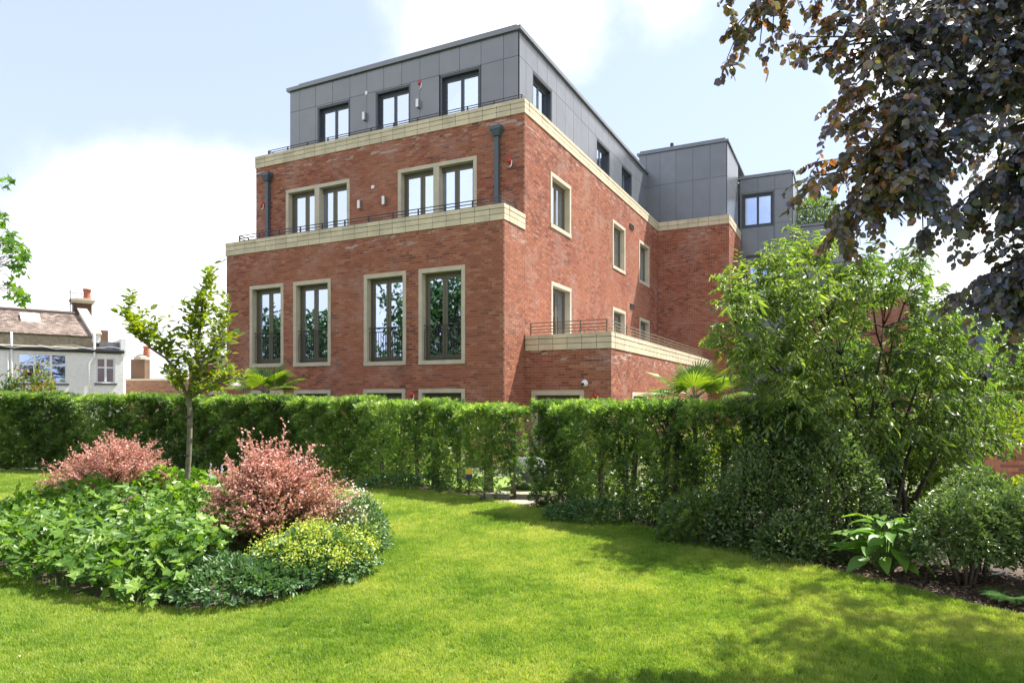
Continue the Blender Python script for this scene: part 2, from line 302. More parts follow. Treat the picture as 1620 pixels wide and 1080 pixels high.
# ---- windows
def window(w, a0, a1, z0, z1, style='stone', leaves=2, juliet=False, curtain=0, sill=True, ring=.115, split=None, parent=None, fr=None, label=None, glazing=None, depth=.17):
    """stone- or metal-framed window whose outer edge is a0..a1, z0..z1 on wall w; local x along wall, y inwards"""
    W, H = a1 - a0, z1 - z0
    par = parent or bld; fm = fr or (M['frame_olive'] if style == 'stone' else M['frame_grey'])
    r = ring if style == 'stone' else .06
    x0, x1, zz0, zz1 = r, W - r, (r if sill else 0), H - r
    f = MB(); fd0, fd1 = depth, depth + .06; fw = .055
    f.box(x0, fd0, zz0, x0 + fw, fd1, zz1); f.box(x1 - fw, fd0, zz0, x1, fd1, zz1); f.box(x0 + fw, fd0, zz1 - fw * 1.4, x1 - fw, fd1, zz1); f.box(x0 + fw, fd0, zz0, x1 - fw, fd1, zz0 + fw)
    X0, X1, Z0, Z1 = x0 + fw, x1 - fw, zz0 + fw, zz1 - fw * 1.4
    panes = []
    lw = (X1 - X0) / leaves; st = .075 if style == 'stone' else .05; g_ = .006
    for i in range(leaves):
        l0, l1 = X0 + i * lw + g_, X0 + (i + 1) * lw - g_
        f.box(l0, fd0 + .012, Z0 + g_, l0 + st, fd1 - .004, Z1 - g_); f.box(l1 - st, fd0 + .012, Z0 + g_, l1, fd1 - .004, Z1 - g_)
        f.box(l0 + st, fd0 + .012, Z1 - g_ - st, l1 - st, fd1 - .004, Z1 - g_); f.box(l0 + st, fd0 + .012, Z0 + g_, l1 - st, fd1 - .004, Z0 + g_ + st * 1.3)
        panes.append((l0 + st, l1 - st, Z0 + g_ + st * 1.3, Z1 - g_ - st))
    win = f.build('window', fm, par, label=label)
    win.location = w.p(a0, z0); win.rotation_euler = (0, 0, w.rot())
    for (p0, p1, q0, q1) in panes:
        g = MB(); g.box(p0 - .003, fd0 + .03, q0 - .003, p1 + .003, fd0 + .036, q1 + .003); g.build('pane', M['glass'], win)
    rm = MB(); e = .0; dd = fd1 + (1.6 if curtain else 2.2)
    rm.quad((x0, dd, zz0), (x1, dd, zz0), (x1, dd, zz1), (x0, dd, zz1)); rm.quad((x0, fd1, zz0), (x0, dd, zz0), (x0, dd, zz1), (x0, fd1, zz1)); rm.quad((x1, fd1, zz0), (x1, fd1, zz1), (x1, dd, zz1), (x1, dd, zz0))
    rm.quad((x0, fd1, zz1), (x0, dd, zz1), (x1, dd, zz1), (x1, fd1, zz1)); rm.quad((x0, fd1, zz0), (x1, fd1, zz0), (x1, dd, zz0), (x0, dd, zz0))
    rm.build('room_interior', M['dark'], win)
    if curtain:
        n = 60; V = []; wd = (x1 - x0) * curtain
        for i in range(n + 1):
            t = i / n; V += [(x0 + .02 + (wd - .04) * t, fd1 + .12 + .025 * math.sin(i * 1.7) + .01 * math.sin(i * .6), zz0 + .02), (x0 + .02 + (wd - .04) * t, fd1 + .12 + .02 * math.sin(i * 1.7 + .3), zz1 - .02)]
        c = MB(); c.add(V, [[2 * i, 2 * i + 2, 2 * i + 3, 2 * i + 1] for i in range(n)]); c.build('curtain', M['curtain'], win, smooth=True)
    if style == 'stone':
        p = -.022; dp = depth
        s = MB(); s.box(0, p, H - r, W, dp, H); s.build('lintel', M['surround'], win)
        mids = [.003, H * .45] if H > 2 else [.003]
        jb = [(r if sill else .0), (H - r) * (.52 if H > 2 else 1), H - r] if H > 2 else [(r if sill else 0), H - r]
        for (xa, xb) in ((0, r), (W - r, W)):
            for k in range(len(jb) - 1):
                s = MB(); s.box(xa, p + .002, jb[k] + .002, xb, dp, jb[k + 1] - .003); s.build('jamb_stone', M['surround'], win)
        if sill: s = MB(); s.box(0, p - .012, 0, W, dp + .02, r); s.build('sill', M['surround'], win)
        if split:
            s = MB(); s.box(split[0], p + .004, jb[0], split[1], dp + .08, H - r - .002); s.build('mullion_stone', M['surround'], win)
    else:
        s = MB(); s.box(0, -.02, H - r, W, depth, H); s.box(0, -.02, 0, r, depth, H - r); s.box(W - r, -.02, 0, W, depth, H - r); s.box(r, -.015, 0, W - r, depth, .05); s.build('surround', M['frame_grey'], win)
    if juliet:
        j = MB(); zt = r + 1.02; y = depth - .075
        j.box(x0 + .005, y - .02, zt - .02, x1 - .005, y + .02, zt); j.build('handrail', M['rail'], win)
        j = MB(); j.box(x0 + .005, y - .008, zt - .13, x1 - .005, y + .008, zt - .115); j.build('upper_rail', M['rail'], win)
        j = MB(); j.box(x0 + .005, y - .012, r + .07, x1 - .005, y + .012, r + .085); j.build('lower_rail', M['rail'], win)
        n = int((x1 - x0) / .085); v = MB()
        for i in range(n + 1):
            xx = x0 + .015 + (x1 - x0 - .03) * i / n; v.box(xx - .005, y - .005, r + .085, xx + .005, y + .005, zt - .115)
        v.build('balusters', M['rail'], win, kind='stuff')
    return win

def holes(ws): return [(a0, z0, a1, z1) for (a0, a1, z0, z1) in ws]
# front, first floor (juliet windows) and ground floor doors
f0 = [(U - 9.40, U - 7.91, 2.80, 5.47), (U - 7.49, U - 5.965, 2.79, 5.46), (U - 4.69, U - 3.17, 2.75, 5.45), (U - 2.735, U - 1.205, 2.74, 5.45)]
g0 = [(U - 9.40, U - 7.91, -.1, 2.05), (U - 7.46, U - 5.98, -.1, 2.05), (U - 4.705, U - 3.2, -.1, 2.06), (U - 2.737, U - 1.207, -.1, 2.055)]
brickwork(WF0, 0, U, -.15, ZB2, holes(f0 + g0))
for q in f0: window(WF0, *q, juliet=True)
for q in g0: window(WF0, *q, sill=False)
# front, second floor
f1 = [(U - 9.07, U - 6.29, 6.85, 8.935), (U - 4.375, U - 1.55, 6.85, 8.925)]
brickwork(WF1, 0, U, 6.45, ZB3, holes(f1))
for q in f1:
    Wd = q[1] - q[0]; window(WF1, *q, leaves=4, sill=False, split=(Wd / 2 - .10, Wd / 2 + .10), curtain=1)
# right flank
r0 = [(3.12, 4.84, 7.08, 8.80), (9.28, 10.95, 6.89, 8.80), (13.02, 14.73, 6.92, 8.80), (3.17, 4.86, 3.2, 5.42), (9.28, 10.99, 3.2, 5.38), (13.1, 14.78, 3.2, 5.38)]
brickwork(WR0, 0, S1, -.15, ZB2); brickwork(WR0, S1, V1, 3.2, ZB3, holes(r0))
sheet(WR0, S1, V1, -.15, 3.2)
for i, q in enumerate(r0): window(WR0, *q, sill=i < 3, curtain=(1 if i == 0 else 0), ring=.12)
# terrace wing
t0 = [(.22, 1.79, -.1, 1.99)]; t1 = [(3.2 - S1, 4.95 - S1, -.1, 1.97)]
brickwork(WTF, 0, TX, -.15, ZT, holes(t0)); brickwork(WTR, 0, V1 - S1, -.15, ZT, holes(t1))
window(WTF, *t0[0], sill=False); window(WTR, *t1[0], sill=False)
# stair wing
brickwork(WWF, 0, W1, -.15, ZB3); brickwork(WWR, 0, V2 - V1, -.15, ZB3)
# low wing at the far left
WLW = Wall((-U - 3.0, .9), (1, 0), (0, -1)); lw = [(1.05, 2.55, -.1, 2.05)]
brickwork(WLW, 0, 3.0, -.15, 3.0, holes(lw)); window(WLW, *lw[0], sill=False)
# lower right wing
V4 = 21.6; x4a = 5.75; x4b = bplane(1445, 500, V4)[0]; z4 = bplane(1310, 465, V4)[1]
W4 = Wall((x4a, V4), (1, 0), (0, -1)); w4 = [(bplane(1338, 0, V4)[0] - x4a, bplane(1388, 0, V4)[0] - x4a, 1.9, 4.0)]
brickwork(W4, 0, x4b - x4a, -.15, z4 - .35, holes(w4)); window(W4, *w4[0])
W4R = Wall((x4b, V4), (0, 1), (1, 0)); brickwork(W4R, 0, 6, -.15, z4 - .35)
# plain backs and sides
WL = Wall((-U, 17), (0, -1), (-1, 0)); sheet(WL, 0, 17, -.15, ZB2); sheet(Wall((-U, 17), (0, -1), (-1, 0)), 0, 17 - S1, ZB2, ZB3)
sheet(Wall((5.7, 24), (-1, 0), (0, 1)), 0, 5.7 + U, -.15, ZB3); sheet(Wall((-U - 3, 5), (0, -1), (-1, 0)), 0, 4.1, -.15, 3.0)
link('brick_wall', np_mesh('brick_wall', sheetV, np.array(sheetQ), M['mortar'], tint=np.full(len(sheetQ), .5)), bld)
# bricks: the 300 that show largest one by one, all others joined
def px_area(w, a, z):
    q = w.p(a, z); P = BO + BDX * q[0] + BDV * q[1]; n = BDX * w.n[0] + BDV * w.n[1]; vd = Vector((P.x, P.y, z - EYE)); return -vd.normalized().dot(n) / vd.length_squared
def tint_for(n): return np.clip(rng.beta(2.1, 1.9, n), .02, .98)
score = [(px_area(b[0], (b[1] + b[2]) / 2, (b[3] + b[4]) / 2) if (b[0] is WF0 and b[2] - b[1] > .21 and b[4] - b[3] > .06 and b[3] > 2.1) else 0, i) for i, b in enumerate(bricks)]
score.sort(reverse=True); single = {i for s, i in score[:300]}
def brick_boxes(lst, name, m, parent):
    n = len(lst); V = np.zeros((n, 8, 3)); pr = .004 + rng.random(n) * .004; T = tint_for(n)
    for k, (w, a0, a1, z0, z1) in enumerate(lst):
        e = .004
        for j, (a, z, o) in enumerate(((a0, z0, -.002), (a1, z0, -.002), (a1, z1, -.002), (a0, z1, -.002), (a0 + .001, z0 + .001, pr[k]), (a1 - .001, z0 + .001, pr[k]), (a1 - .001, z1 - .001, pr[k]), (a0 + .001, z1 - .001, pr[k]))):
            V[k, j] = w.p(a, z, o)
    Fq = np.array([[4, 5, 6, 7], [0, 1, 5, 4], [1, 2, 6, 5], [2, 3, 7, 6], [3, 0, 4, 7]])
    Q = (Fq[None] + (np.arange(n) * 8)[:, None, None]).reshape(-1, 4)
    return link(name, np_mesh(name, V.reshape(-1, 3), Q, m, tint=np.repeat(T, 5)), parent, kind='stuff')
brick_boxes([b for i, b in enumerate(bricks) if i not in single], 'bricks', M['brick'], bld)
proto = []
for k in range(10):
    V = boxv(-.1085, -.007, -.033, .1085, .002, .033); me = np_mesh('brick', V, BOXF, M['brick'], tint=np.full(6, float(tint_for(1)[0]))); proto.append(me)
for j, i in enumerate(sorted(single)):
    w, a0, a1, z0, z1 = bricks[i]; o = link('brick', proto[random.randrange(10)], bld); o.location = w.p((a0 + a1) / 2, (z0 + z1) / 2, random.uniform(0, .002)); o.rotation_euler = (0, 0, w.rot())

# ---- stone bands
blocks = []
def band(w, a0, a1, zs, depth=.3, out=.03, step=.45, phase=0, end=False):
    n = max(1, round((a1 - a0) / step)); 
    for r in range(len(zs) - 1):
        for i in range(n):
            b0, b1 = a0 + (a1 - a0) * i / n, a0 + (a1 - a0) * (i + 1) / n
            ov = out + (.008 if r == len(zs) - 2 else 0)
            blocks.append((w, b0 + .007, b1 - .007, zs[r] + (.007 if r else 0), zs[r + 1] - (.007 if r < len(zs) - 2 else 0), ov, depth))
    jb = MB(); q0 = w.p(a0 + .01, zs[0] + .01, out - .025); q1 = w.p(a1 - .01, zs[-1] - .012, -depth + .01); jb.box(q0[0], q0[1], q0[2], q1[0], q1[1], q1[2]); jointb.append(jb)
jointb = []
def rows(z0, z1): h = z1 - z0; return [z0, z0 + h * .375, z0 + h * .73, z1]
band(WF0, -.03, U + .03, rows(ZB2, ZB2T)); band(WR0, .27, S1 - .0, rows(ZB2, ZB2T))
band(WF1, -.03, U + .03, rows(ZB3, ZB3T)); band(WR0, S1 + .27, V1 - .03, rows(ZB3, ZB3T))
band(WTF, .03, TX + .03, rows(ZT, ZTT)); band(WTR, .27, V1 - S1 - .03, rows(ZT, ZTT))
rw = [ZB3, ZB3 + .19, ZB3T]
band(WWF, .03, W1 + .03, rw); band(WWR, .27, V2 - V1, rw); band(W4, 0, x4b - x4a, [z4 - .35, z4 - .17, z4]); band(WLW, 0, 3.0, [3.0, 3.15, 3.3])
blocks.sort(key=lambda b: -px_area(b[0], (b[1] + b[2]) / 2, b[3]) * (b[2] - b[1]) * (b[4] - b[3]))
bmesh_cache = {}
rest = MB(); nsingle = 0
for (w, a0, a1, z0, z1, ov, dp) in blocks:
    if nsingle < 298:
        nsingle += 1; key = (round(a1 - a0, 3), round(z1 - z0, 3), round(ov, 3), dp)
        if key not in bmesh_cache:
            t = MB(); L_ = a1 - a0; h = z1 - z0; t.box(-L_ / 2, -ov, -h / 2, L_ / 2, dp, h / 2); bmesh_cache[key] = t.mesh('stone_block', M['stone'])
        o = link('stone_block', bmesh_cache[key], bld); o.location = w.p((a0 + a1) / 2, (z0 + z1) / 2, random.uniform(-.002, .002)); o.rotation_euler = (0, 0, w.rot())
    else:
        q0, q1 = w.p(a0, z0, ov), w.p(a1, z1, -dp); rest.box(*q0, *q1)
if rest.n: rest.build('stone_blocks', M['stone'], bld, kind='stuff')
jj = MB()
for j in jointb: jj.add(j.V[0], j.Q[0])
jj.build('band_joint', M['stone_joint'], bld)

# ---- decks and roofs
d = MB(); d.box(-U + .27, .27, 6.4, -.27, S1 + .1, 6.56); d.box(-U + .27, S1 + .27, 9.75, -.27, V1, 9.9); d.box(-.1, S1 + .27, 3.0, TX - .27, V1 - .05, 3.2)
d.box(-U - 2.9, 1.2, 2.9, -U, 5, 3.0); d.box(x4a, V4 + .3, z4 - .5, x4b - .02, V4 + 6, z4 - .36); d.box(.1, V1 + .1, 9.8, W1 - .1, V2, 9.95); d.box(-U + .1, V1 + .1, 9.7, W1 - .1, 23.8, 9.74)
d.build('terrace_deck', M['roof'], bld)

# ---- penthouse and other grey volumes: dark backing + separate cladding panels
back = MB(); panels = []
def clad(w, joints, zs, wins=()):
    for r in range(len(zs) - 1):
        for i in range(len(joints) - 1):
            segs = [(joints[i], joints[i + 1])]
            zz = [(zs[r], zs[r + 1])]
            pieces = [(joints[i], joints[i + 1], zs[r], zs[r + 1])]
            for (a0, a1, b0, b1) in wins:
                new = []
                for (p0, p1, q0, q1) in pieces:
                    if a1 <= p0 or a0 >= p1 or b1 <= q0 + .05 or b0 >= q1 - .05: new.append((p0, p1, q0, q1)); continue
                    if a0 - p0 > .04: new.append((p0, a0, q0, q1))
                    if p1 - a1 > .04: new.append((a1, p1, q0, q1))
                    m0, m1 = max(p0, a0), min(p1, a1)
                    if q1 - b1 > .04: new.append((m0, m1, b1, q1))
                    if b0 - q0 > .04: new.append((m0, m1, q0, b0))
                pieces = new
            panels.extend((w, *p) for p in pieces)
    As, ops = (joints[0], joints[-1]), [(a0, b0, a1, b1) for (a0, a1, b0, b1) in wins]
    Ax = sorted({*As, *[o[i] for o in ops for i in (0, 2)]}); Zx = sorted({zs[0], zs[-1], *[min(max(o[i], zs[0]), zs[-1]) for o in ops for i in (1, 3)]})
    for i in range(len(Ax) - 1):
        for j in range(len(Zx) - 1):
            ca, cz = (Ax[i] + Ax[i + 1]) / 2, (Zx[j] + Zx[j + 1]) / 2
            if any(o[0] < ca < o[2] and o[1] < cz < o[3] for o in ops): continue
            back.quad(w.p(Ax[i], Zx[j]), w.p(Ax[i + 1], Zx[j]), w.p(Ax[i + 1], Zx[j + 1]), w.p(Ax[i], Zx[j + 1]))
U2 = 9.774
fj = [0] + [U2 - u for u in (9.311, 8.567, 7.799, 7.036, 6.311, 5.606, 4.88, 4.167, 3.43, 2.678, 1.907, 1.126)] + [U2 - .63]
pw = [(U2 - 8.475, U2 - 7.05, 10.1, 12.01), (U2 - 5.935, U2 - 4.545, 10.1, 12.02), (U2 - 3.392, U2 - 1.928, 10.1, 12.03)]
clad(WF2, fj, [9.9, 12.07, 12.82], pw)
for i, q in enumerate(pw): window(WF2, *q, style='metal', curtain=[.9, 0, 1][i], depth=.11)
rj = [0, .45, 1.3, 2.09, 2.88, 3.67, 4.46, 5.25, 6.04, 6.83, 7.62, 8.41, 9.2, 9.99, 10.78, 11.57, 12.36, 13.15, V1 + .3 - S2]
rp = [(3.13 - S2, 4.665 - S2, 10.1, 12.03), (9.16 - S2, 10.78 - S2, 10.1, 12.03), (12.43 - S2, 14.0 - S2, 10.1, 12.03)]
clad(WRP, rj, [9.9, 12.07, 12.82], rp)
for q in rp: window(WRP, *q, style='metal', depth=.12)
VG = V1 + .3
WG = Wall((-1.0, VG), (1, 0), (0, -1)); clad(WG, [0, .37, 1.04, 1.81, 2.62, 3.42, 4.17], [9.9, 12.2, 13.8])
WGR = Wall((3.17, VG), (0, 1), (1, 0)); clad(WGR, [0, 1.2, 2.4, V2 - VG], [9.9, 12.2, 13.8])
W3 = Wall((3.30, V2), (1, 0), (0, -1)); w3 = [(.08, 1.63, 10.48, 12.22), (.08, 1.63, 6.7, 8.68)]
clad(W3, [0, .87, 1.67, 2.48], [-.1, 3.6, 5.3, 7.0, 8.95, 10.6, 12.28, 13.0], w3)
for q in w3: window(W3, *q, style='metal', curtain=(1 if q[2] > 10 else 0), depth=.06)
W3R = Wall((5.78, V2), (0, 1), (1, 0)); clad(W3R, [0, 1.5, 3, 4], [3, 8.95, 13.0])
z4t = bplane(1300, 356, V4 + .25)[1]; x4c = bplane(1347, 400, V4 + .25)[0]
W4G = Wall((x4a, V4 + .25), (1, 0), (0, -1)); q4 = bplane(1308, 0, V4 + .25)[0] - x4a; clad(W4G, [0, q4, x4c - x4a], [z4 - .4, (z4 + z4t) / 2 - .2, z4t])
W4GR = Wall((x4c, V4 + .25), (0, 1), (1, 0)); clad(W4GR, [0, 2, 4], [z4 - .4, z4t])
back.build('cladding_backing', M['joint'], bld)
pc = {}
for (w, a0, a1, z0, z1) in panels:
    key = (round(a1 - a0, 3), round(z1 - z0, 3))
    if key not in pc:
        L_, h = key; t = MB(); t.box(-L_ / 2 + .006, -.03, -h / 2 + .006, L_ / 2 - .006, -.012, h / 2 - .006); pc[key] = t.mesh('cladding_panel', M['clad'])
    o = link('cladding_panel', pc[key], bld); o.location = w.p((a0 + a1) / 2, (z0 + z1) / 2, random.uniform(-.001, .001)); o.rotation_euler = (0, 0, w.rot())
# roof edges
r = MB(); r.box(-U2 - .1, S2 - .11, 12.82, -.52, VG - .04, 12.94); r.build('roof_fascia', M['clad'], bld)
r = MB(); r.box(-U2 + .35, S2 + .03, 12.94, -.72, VG - .3, 13.06); r.build('roof_upstand', M['clad'], bld)
r = MB(); r.box(-1.1, VG - .1, 13.8, 3.27, V2 + 3, 13.9); r.build('roof_fascia', M['clad'], bld)
r = MB(); r.box(-.98, VG + .03, 13.9, 3.1, V2 + 2.9, 14.02); r.build('roof_upstand', M['clad'], bld)
r = MB(); r.box(3.2, V2 - .09, 13.0, 5.86, V2 + 4, 13.09); r.build('roof_fascia', M['clad'], bld)
r = MB(); r.box(3.25, V2 + .05, 13.09, 5.7, V2 + 3.9, 13.2); r.build('roof_upstand', M['clad'], bld)
r = MB(); r.box(x4a + .04, V4 + .14, z4t, x4c + .09, V4 + 5, z4t + .1); r.build('roof_fascia', M['clad'], bld)
r = MB(); r.box(-U2, S2 + 14.6, 9.9, -U2 + .05, 23, 12.8); r.box(-U2, S2, 9.9, -U2 + .02, S2 + 15, 12.8); r.box(-1, V2 + 2.8, 9.9, 3.1, V2 + 2.85, 13.7); r.build('rear_cladding', M['clad'], bld)
# lead flashing between band and penthouse skirt
# ---- railings on the three terraces
def railing(pts, z0, zs, posts_every=.9, m=M['rail'], ph=.04):
    rr = MB()
    for z in zs: rr.tube([(p[0], p[1], z) for p in pts], .015, 6)
    o = rr.build('railing', m, bld)
    for i in range(len(pts) - 1):
        a, b = np.array(pts[i]), np.array(pts[i + 1]); Ln = np.linalg.norm(b - a); n = max(1, round(Ln / posts_every))
        for k in range(n + (1 if i == len(pts) - 2 else 0)):
            q = a + (b - a) * k / n; t = MB(); t.box(q[0] - .018, q[1] - .018, z0 - .02, q[0] + .018, q[1] + .018, zs[-1]); t.build('post', m, o)
    return o
railing([(-U + .42, .55), (-U + .42, .17), (-.17, .17), (-.17, 1.05)], ZB2T, [ZB2T + .07, ZB2T + .16, ZB2T + .25])
railing([(-U + .42, S1 + .55), (-U + .42, S1 + .17), (-.17, S1 + .17), (-.17, S1 + 1.35)], ZB3T, [ZB3T + .07, ZB3T + .14, ZB3T + .21])
railing([(.12, S1 + .17), (TX - .17, S1 + .17), (TX - .17, V1 - .3)], ZTT, [ZTT + .09, ZTT + .17, ZTT + .26, ZTT + .36], m=M['rail_bronze'])
# ---- downpipes with hoppers
for (u0, u1) in ((9.98, 9.71), (.92, .745)):
    c = -(u0 + u1) / 2; p = MB(); y = S1
    p.box(c - .065, y - .15, 6.6, c + .065, y - .03, 9.33); dp = p.build('downpipe', M['pipe'], bld)
    h = MB(); h.add([(c - .09, y - .19, 9.33), (c + .09, y - .19, 9.33), (c + .09, y - .01, 9.33), (c - .09, y - .01, 9.33), (c - .17, y - .25, 9.5), (c + .17, y - .25, 9.5), (c + .17, y, 9.5), (c - .17, y, 9.5)], BOXF); h.box(c - .18, y - .26, 9.5, c + .18, y, 9.6); h.build('hopper', M['pipe'], dp)
# ---- wall fittings
def wl(w, a, z, h=.26, wd=.1, m=M['metal'], name='wall_light'):
    b = MB(); b.box(-wd / 2, -.15, -h / 2, wd / 2, -.03, h / 2); o = b.build(name, m, bld); o.location = w.p(a, z); o.rotation_euler = (0, 0, w.rot())
    k = MB(); k.box(-.03, -.03, -.05, .03, .0, .05); k.build('wall_bracket', M['black'], o); return o
wl(WF2, U2 - 6.37, 11.29); wl(WF2, U2 - 4.2, 11.3); wl(WF1, U - 5.825, 8.01); wl(WF1, U - 4.85, 8.01)
def sounder(w, a, z):
    b = MB(); b.lathe([(0, -.07), (.05, -.07), (.075, -.03), (.075, .0), (.0, .0)], n=14); o = b.build('alarm_sounder', M['red'], bld, smooth=True); o.location = w.p(a, z, .0); o.rotation_euler = (R(-90), 0, w.rot())
    o.rotation_euler = (R(-90), 0, w.rot()); o.location = w.p(a, z, .006)
    c = MB(); c.tube([(.01, -.06, -.03), (.07, .02, -.03), (.05, .16, -.03), (.0, .2, -.05)], .016, 6); c.build('cable_loop', M['white'], o)
sounder(WF2, U2 - 4.17, 11.98); sounder(WF1, U - 10.17, 8.6); sounder(WF1, U - .455, 8.6); sounder(WF0, U - 2.95, 1.9); sounder(WTF, 2.13, 1.85)
def little_box(w, a, z, wd, h, m, name): b = MB(); b.box(-wd / 2, -.045, -h / 2, wd / 2, .0, h / 2); o = b.build(name, m, bld); o.location = w.p(a, z, .006); o.rotation_euler = (0, 0, w.rot())
little_box(WF2, U2 - 6.33, 12.09, .09, .12, M['white'], 'sensor_box'); little_box(WF1, U - 5.34, 8.52, .1, .1, M['white'], 'sensor_box'); little_box(WTF, -.1, 1.75, .09, .2, M['white'], 'intercom_box')
for (w, a, z, wd, h) in ((WR0, 11.85, 9.08, .55, .16), (WR0, 11.9, 5.72, .5, .16), (W3, .9, 9.03, 1.2, .13)):
    b = MB(); b.box(-wd / 2, -.04, -h / 2, wd / 2, 0, -h / 2 + .02); b.box(-wd / 2, -.04, h / 2 - .02, wd / 2, 0, h / 2); b.box(-wd / 2, -.04, -h / 2 + .02, -wd / 2 + .02, 0, h / 2 - .02); b.box(wd / 2 - .02, -.04, -h / 2 + .02, wd / 2, 0, h / 2 - .02)
    for k in range(4): zz = -h / 2 + .03 + k * (h - .05) / 4; b.box(-wd / 2 + .02, -.03, zz, wd / 2 - .02, -.005, zz + .018)
    o = b.build('air_vent', M['frame_grey'], bld); o.location = w.p(a, z, .012); o.rotation_euler = (0, 0, w.rot())
# dome camera
b = MB(); b.lathe([(0, -.13), (.05, -.115), (.085, -.07), (.1, -.02), (.1, 0), (0, 0)], n=18); o = b.build('dome_camera', M['white'], bld, smooth=True); o.location = WTF.p(1.83, 2.2, .02); o.rotation_euler = (R(-75), 0, R(-12))
b = MB(); b.lathe([(0, -.155), (.03, -.148), (.045, -.125), (.045, -.1), (0, -.1)], n=14); b.build('camera_lens', M['black'], o, smooth=True)
# roof items
q = bplane(771, 46, S2 + 2.5); b = MB(); X, Z = q[0], 13.06
for sx in (-.22, .2):
    for sy in (0, .4): b.box(X + sx, S2 + 2.5 + sy, Z, X + sx + .03, S2 + 2.53 + sy, Z + .62)
b.box(X - .23, S2 + 2.49, Z + .58, X + .24, S2 + 2.94, Z + .62); b.box(X - .15, S2 + 2.55, Z, X + .15, S2 + 2.85, Z + .42); b.build('roof_extract_frame', M['metal'], bld)
b = MB(); b.lathe([(.05, 0), (.05, .35), (.09, .37), (.09, .5), (.0, .56)], (bplane(1063, 222, VG + 1)[0], VG + 1, 14.02), 10); b.build('roof_flue', M['black'], bld)
# ------------------------------------------------------------ foliage library
def leaf_mat(name, cols, trans=.4, rough=.42, spec=.5, tcol=(1.25, 1.25, .6), edge=None):
    """cols: ramp over the face attribute 'tint'; light passes through the blade (translucent part)"""
    m, nt, b = mat(name); N = nt.nodes.new; L = nt.links.new; o = nt.nodes['Material Output']
    a = N('ShaderNodeAttribute'); a.attribute_name = 'tint'; cr = N('ShaderNodeValToRGB'); L(a.outputs['Fac'], cr.inputs[0])
    e = cr.color_ramp.elements; e[0].position = 0; e[0].color = rgba(cols[0]); e[1].position = 1; e[1].color = rgba(cols[-1])
    for i, c in enumerate(cols[1:-1]): k = e.new((i + 1) / (len(cols) - 1)); k.color = rgba(c)
    b.inputs['Roughness'].default_value = rough; b.inputs['Specular IOR Level'].default_value = spec; L(cr.outputs[0], b.inputs['Base Color'])
    t = N('ShaderNodeBsdfTranslucent'); vm = N('ShaderNodeVectorMath'); vm.operation = 'MULTIPLY'; L(cr.outputs[0], vm.inputs[0]); vm.inputs[1].default_value = tcol; L(vm.outputs[0], t.inputs['Color'])
    mx = N('ShaderNodeMixShader'); mx.inputs[0].default_value = trans; L(b.outputs[0], mx.inputs[1]); L(t.outputs[0], mx.inputs[2]); L(mx.outputs[0], o.inputs['Surface']); return m
M['bark'] = simple('bark', (.13, .10, .075), .9, var=.35, scale=14, bump=.6, bscale=50)
M['bark_grey'] = simple('grey_bark', (.24, .22, .17), .85, var=.3, scale=12, bump=.5, bscale=60)
M['bark_dark'] = simple('dark_bark', (.045, .035, .03), .85, var=.3, scale=14, bump=.4)
M['l_yew'] = leaf_mat('yew_needles', [(.045, .08, .03), (.115, .19, .06), (.20, .30, .085), (.34, .43, .12)], trans=.48, rough=.34, tcol=(1.3, 1.5, .5))
M['l_shrub'] = leaf_mat('glossy_green_leaf', [(.06, .11, .04), (.11, .18, .06), (.18, .27, .08)], trans=.36, rough=.36, spec=.6)
M['l_tree'] = leaf_mat('fresh_green_leaf', [(.06, .11, .035), (.11, .18, .05), (.18, .26, .06), (.30, .36, .08)], trans=.45, rough=.42, tcol=(1.3, 1.45, .45))
M['l_sap'] = leaf_mat('bright_leaf', [(.08, .15, .02), (.15, .23, .025), (.25, .3, .035)], trans=.5, rough=.5, tcol=(1.6, 1.45, .3))
M['l_maple'] = leaf_mat('maple_leaf', [(.05, .12, .02), (.09, .2, .025), (.14, .26, .03)], trans=.5, tcol=(1.5, 1.5, .3))
M['l_beech'] = leaf_mat('copper_leaf', [(.09, .13, .22), (.125, .145, .22), (.11, .075, .11), (.13, .15, .055), (.28, .12, .05)], trans=.34, rough=.34, spec=1.0, tcol=(1.7, 1.4, .7))  # blue ramp steps put the sky's sheen into the leaf colour
M['l_bed'] = leaf_mat('broad_leaf', [(.035, .09, .015), (.09, .19, .028), (.16, .28, .045), (.3, .42, .08)], trans=.42, rough=.36, spec=.35, tcol=(1.4, 1.5, .4))
M['l_pink'] = leaf_mat('pink_leaf', [(.08, .14, .035), (.25, .19, .08), (.50, .26, .20), (.70, .36, .33), (.86, .62, .57)], trans=.38, rough=.5, tcol=(1.2, .95, .8))
M['l_lime'] = leaf_mat('lime_flower', [(.2, .34, .05), (.42, .5, .06), (.6, .62, .12)], trans=.35)
M['l_small'] = leaf_mat('small_leaf', [(.04, .10, .035), (.075, .16, .05), (.12, .22, .07)], trans=.3)
M['l_palm'] = leaf_mat('palm_blade', [(.06, .13, .03), (.12, .21, .035), (.22, .30, .05)], trans=.45, rough=.35, tcol=(1.5, 1.4, .35))
M['l_far'] = leaf_mat('far_leaf', [(.025, .06, .02), (.045, .10, .03), (.08, .14, .04)], trans=.3)
M['l_fire'] = leaf_mat('orange_tipped_leaf', [(.07, .15, .03), (.16, .22, .03), (.42, .16, .04)], trans=.45)
M['fl_pink'] = leaf_mat('pink_petal', [(.5, .15, .32), (.65, .32, .5)], trans=.3)
M['fl_white'] = leaf_mat('white_petal', [(.6, .5, .5), (.8, .75, .72)], trans=.3)
M['fl_blue'] = leaf_mat('pale_blue_petal', [(.45, .45, .6), (.6, .6, .75)], trans=.3)
M['stem_g'] = simple('green_stem', (.09, .15, .04), .7)

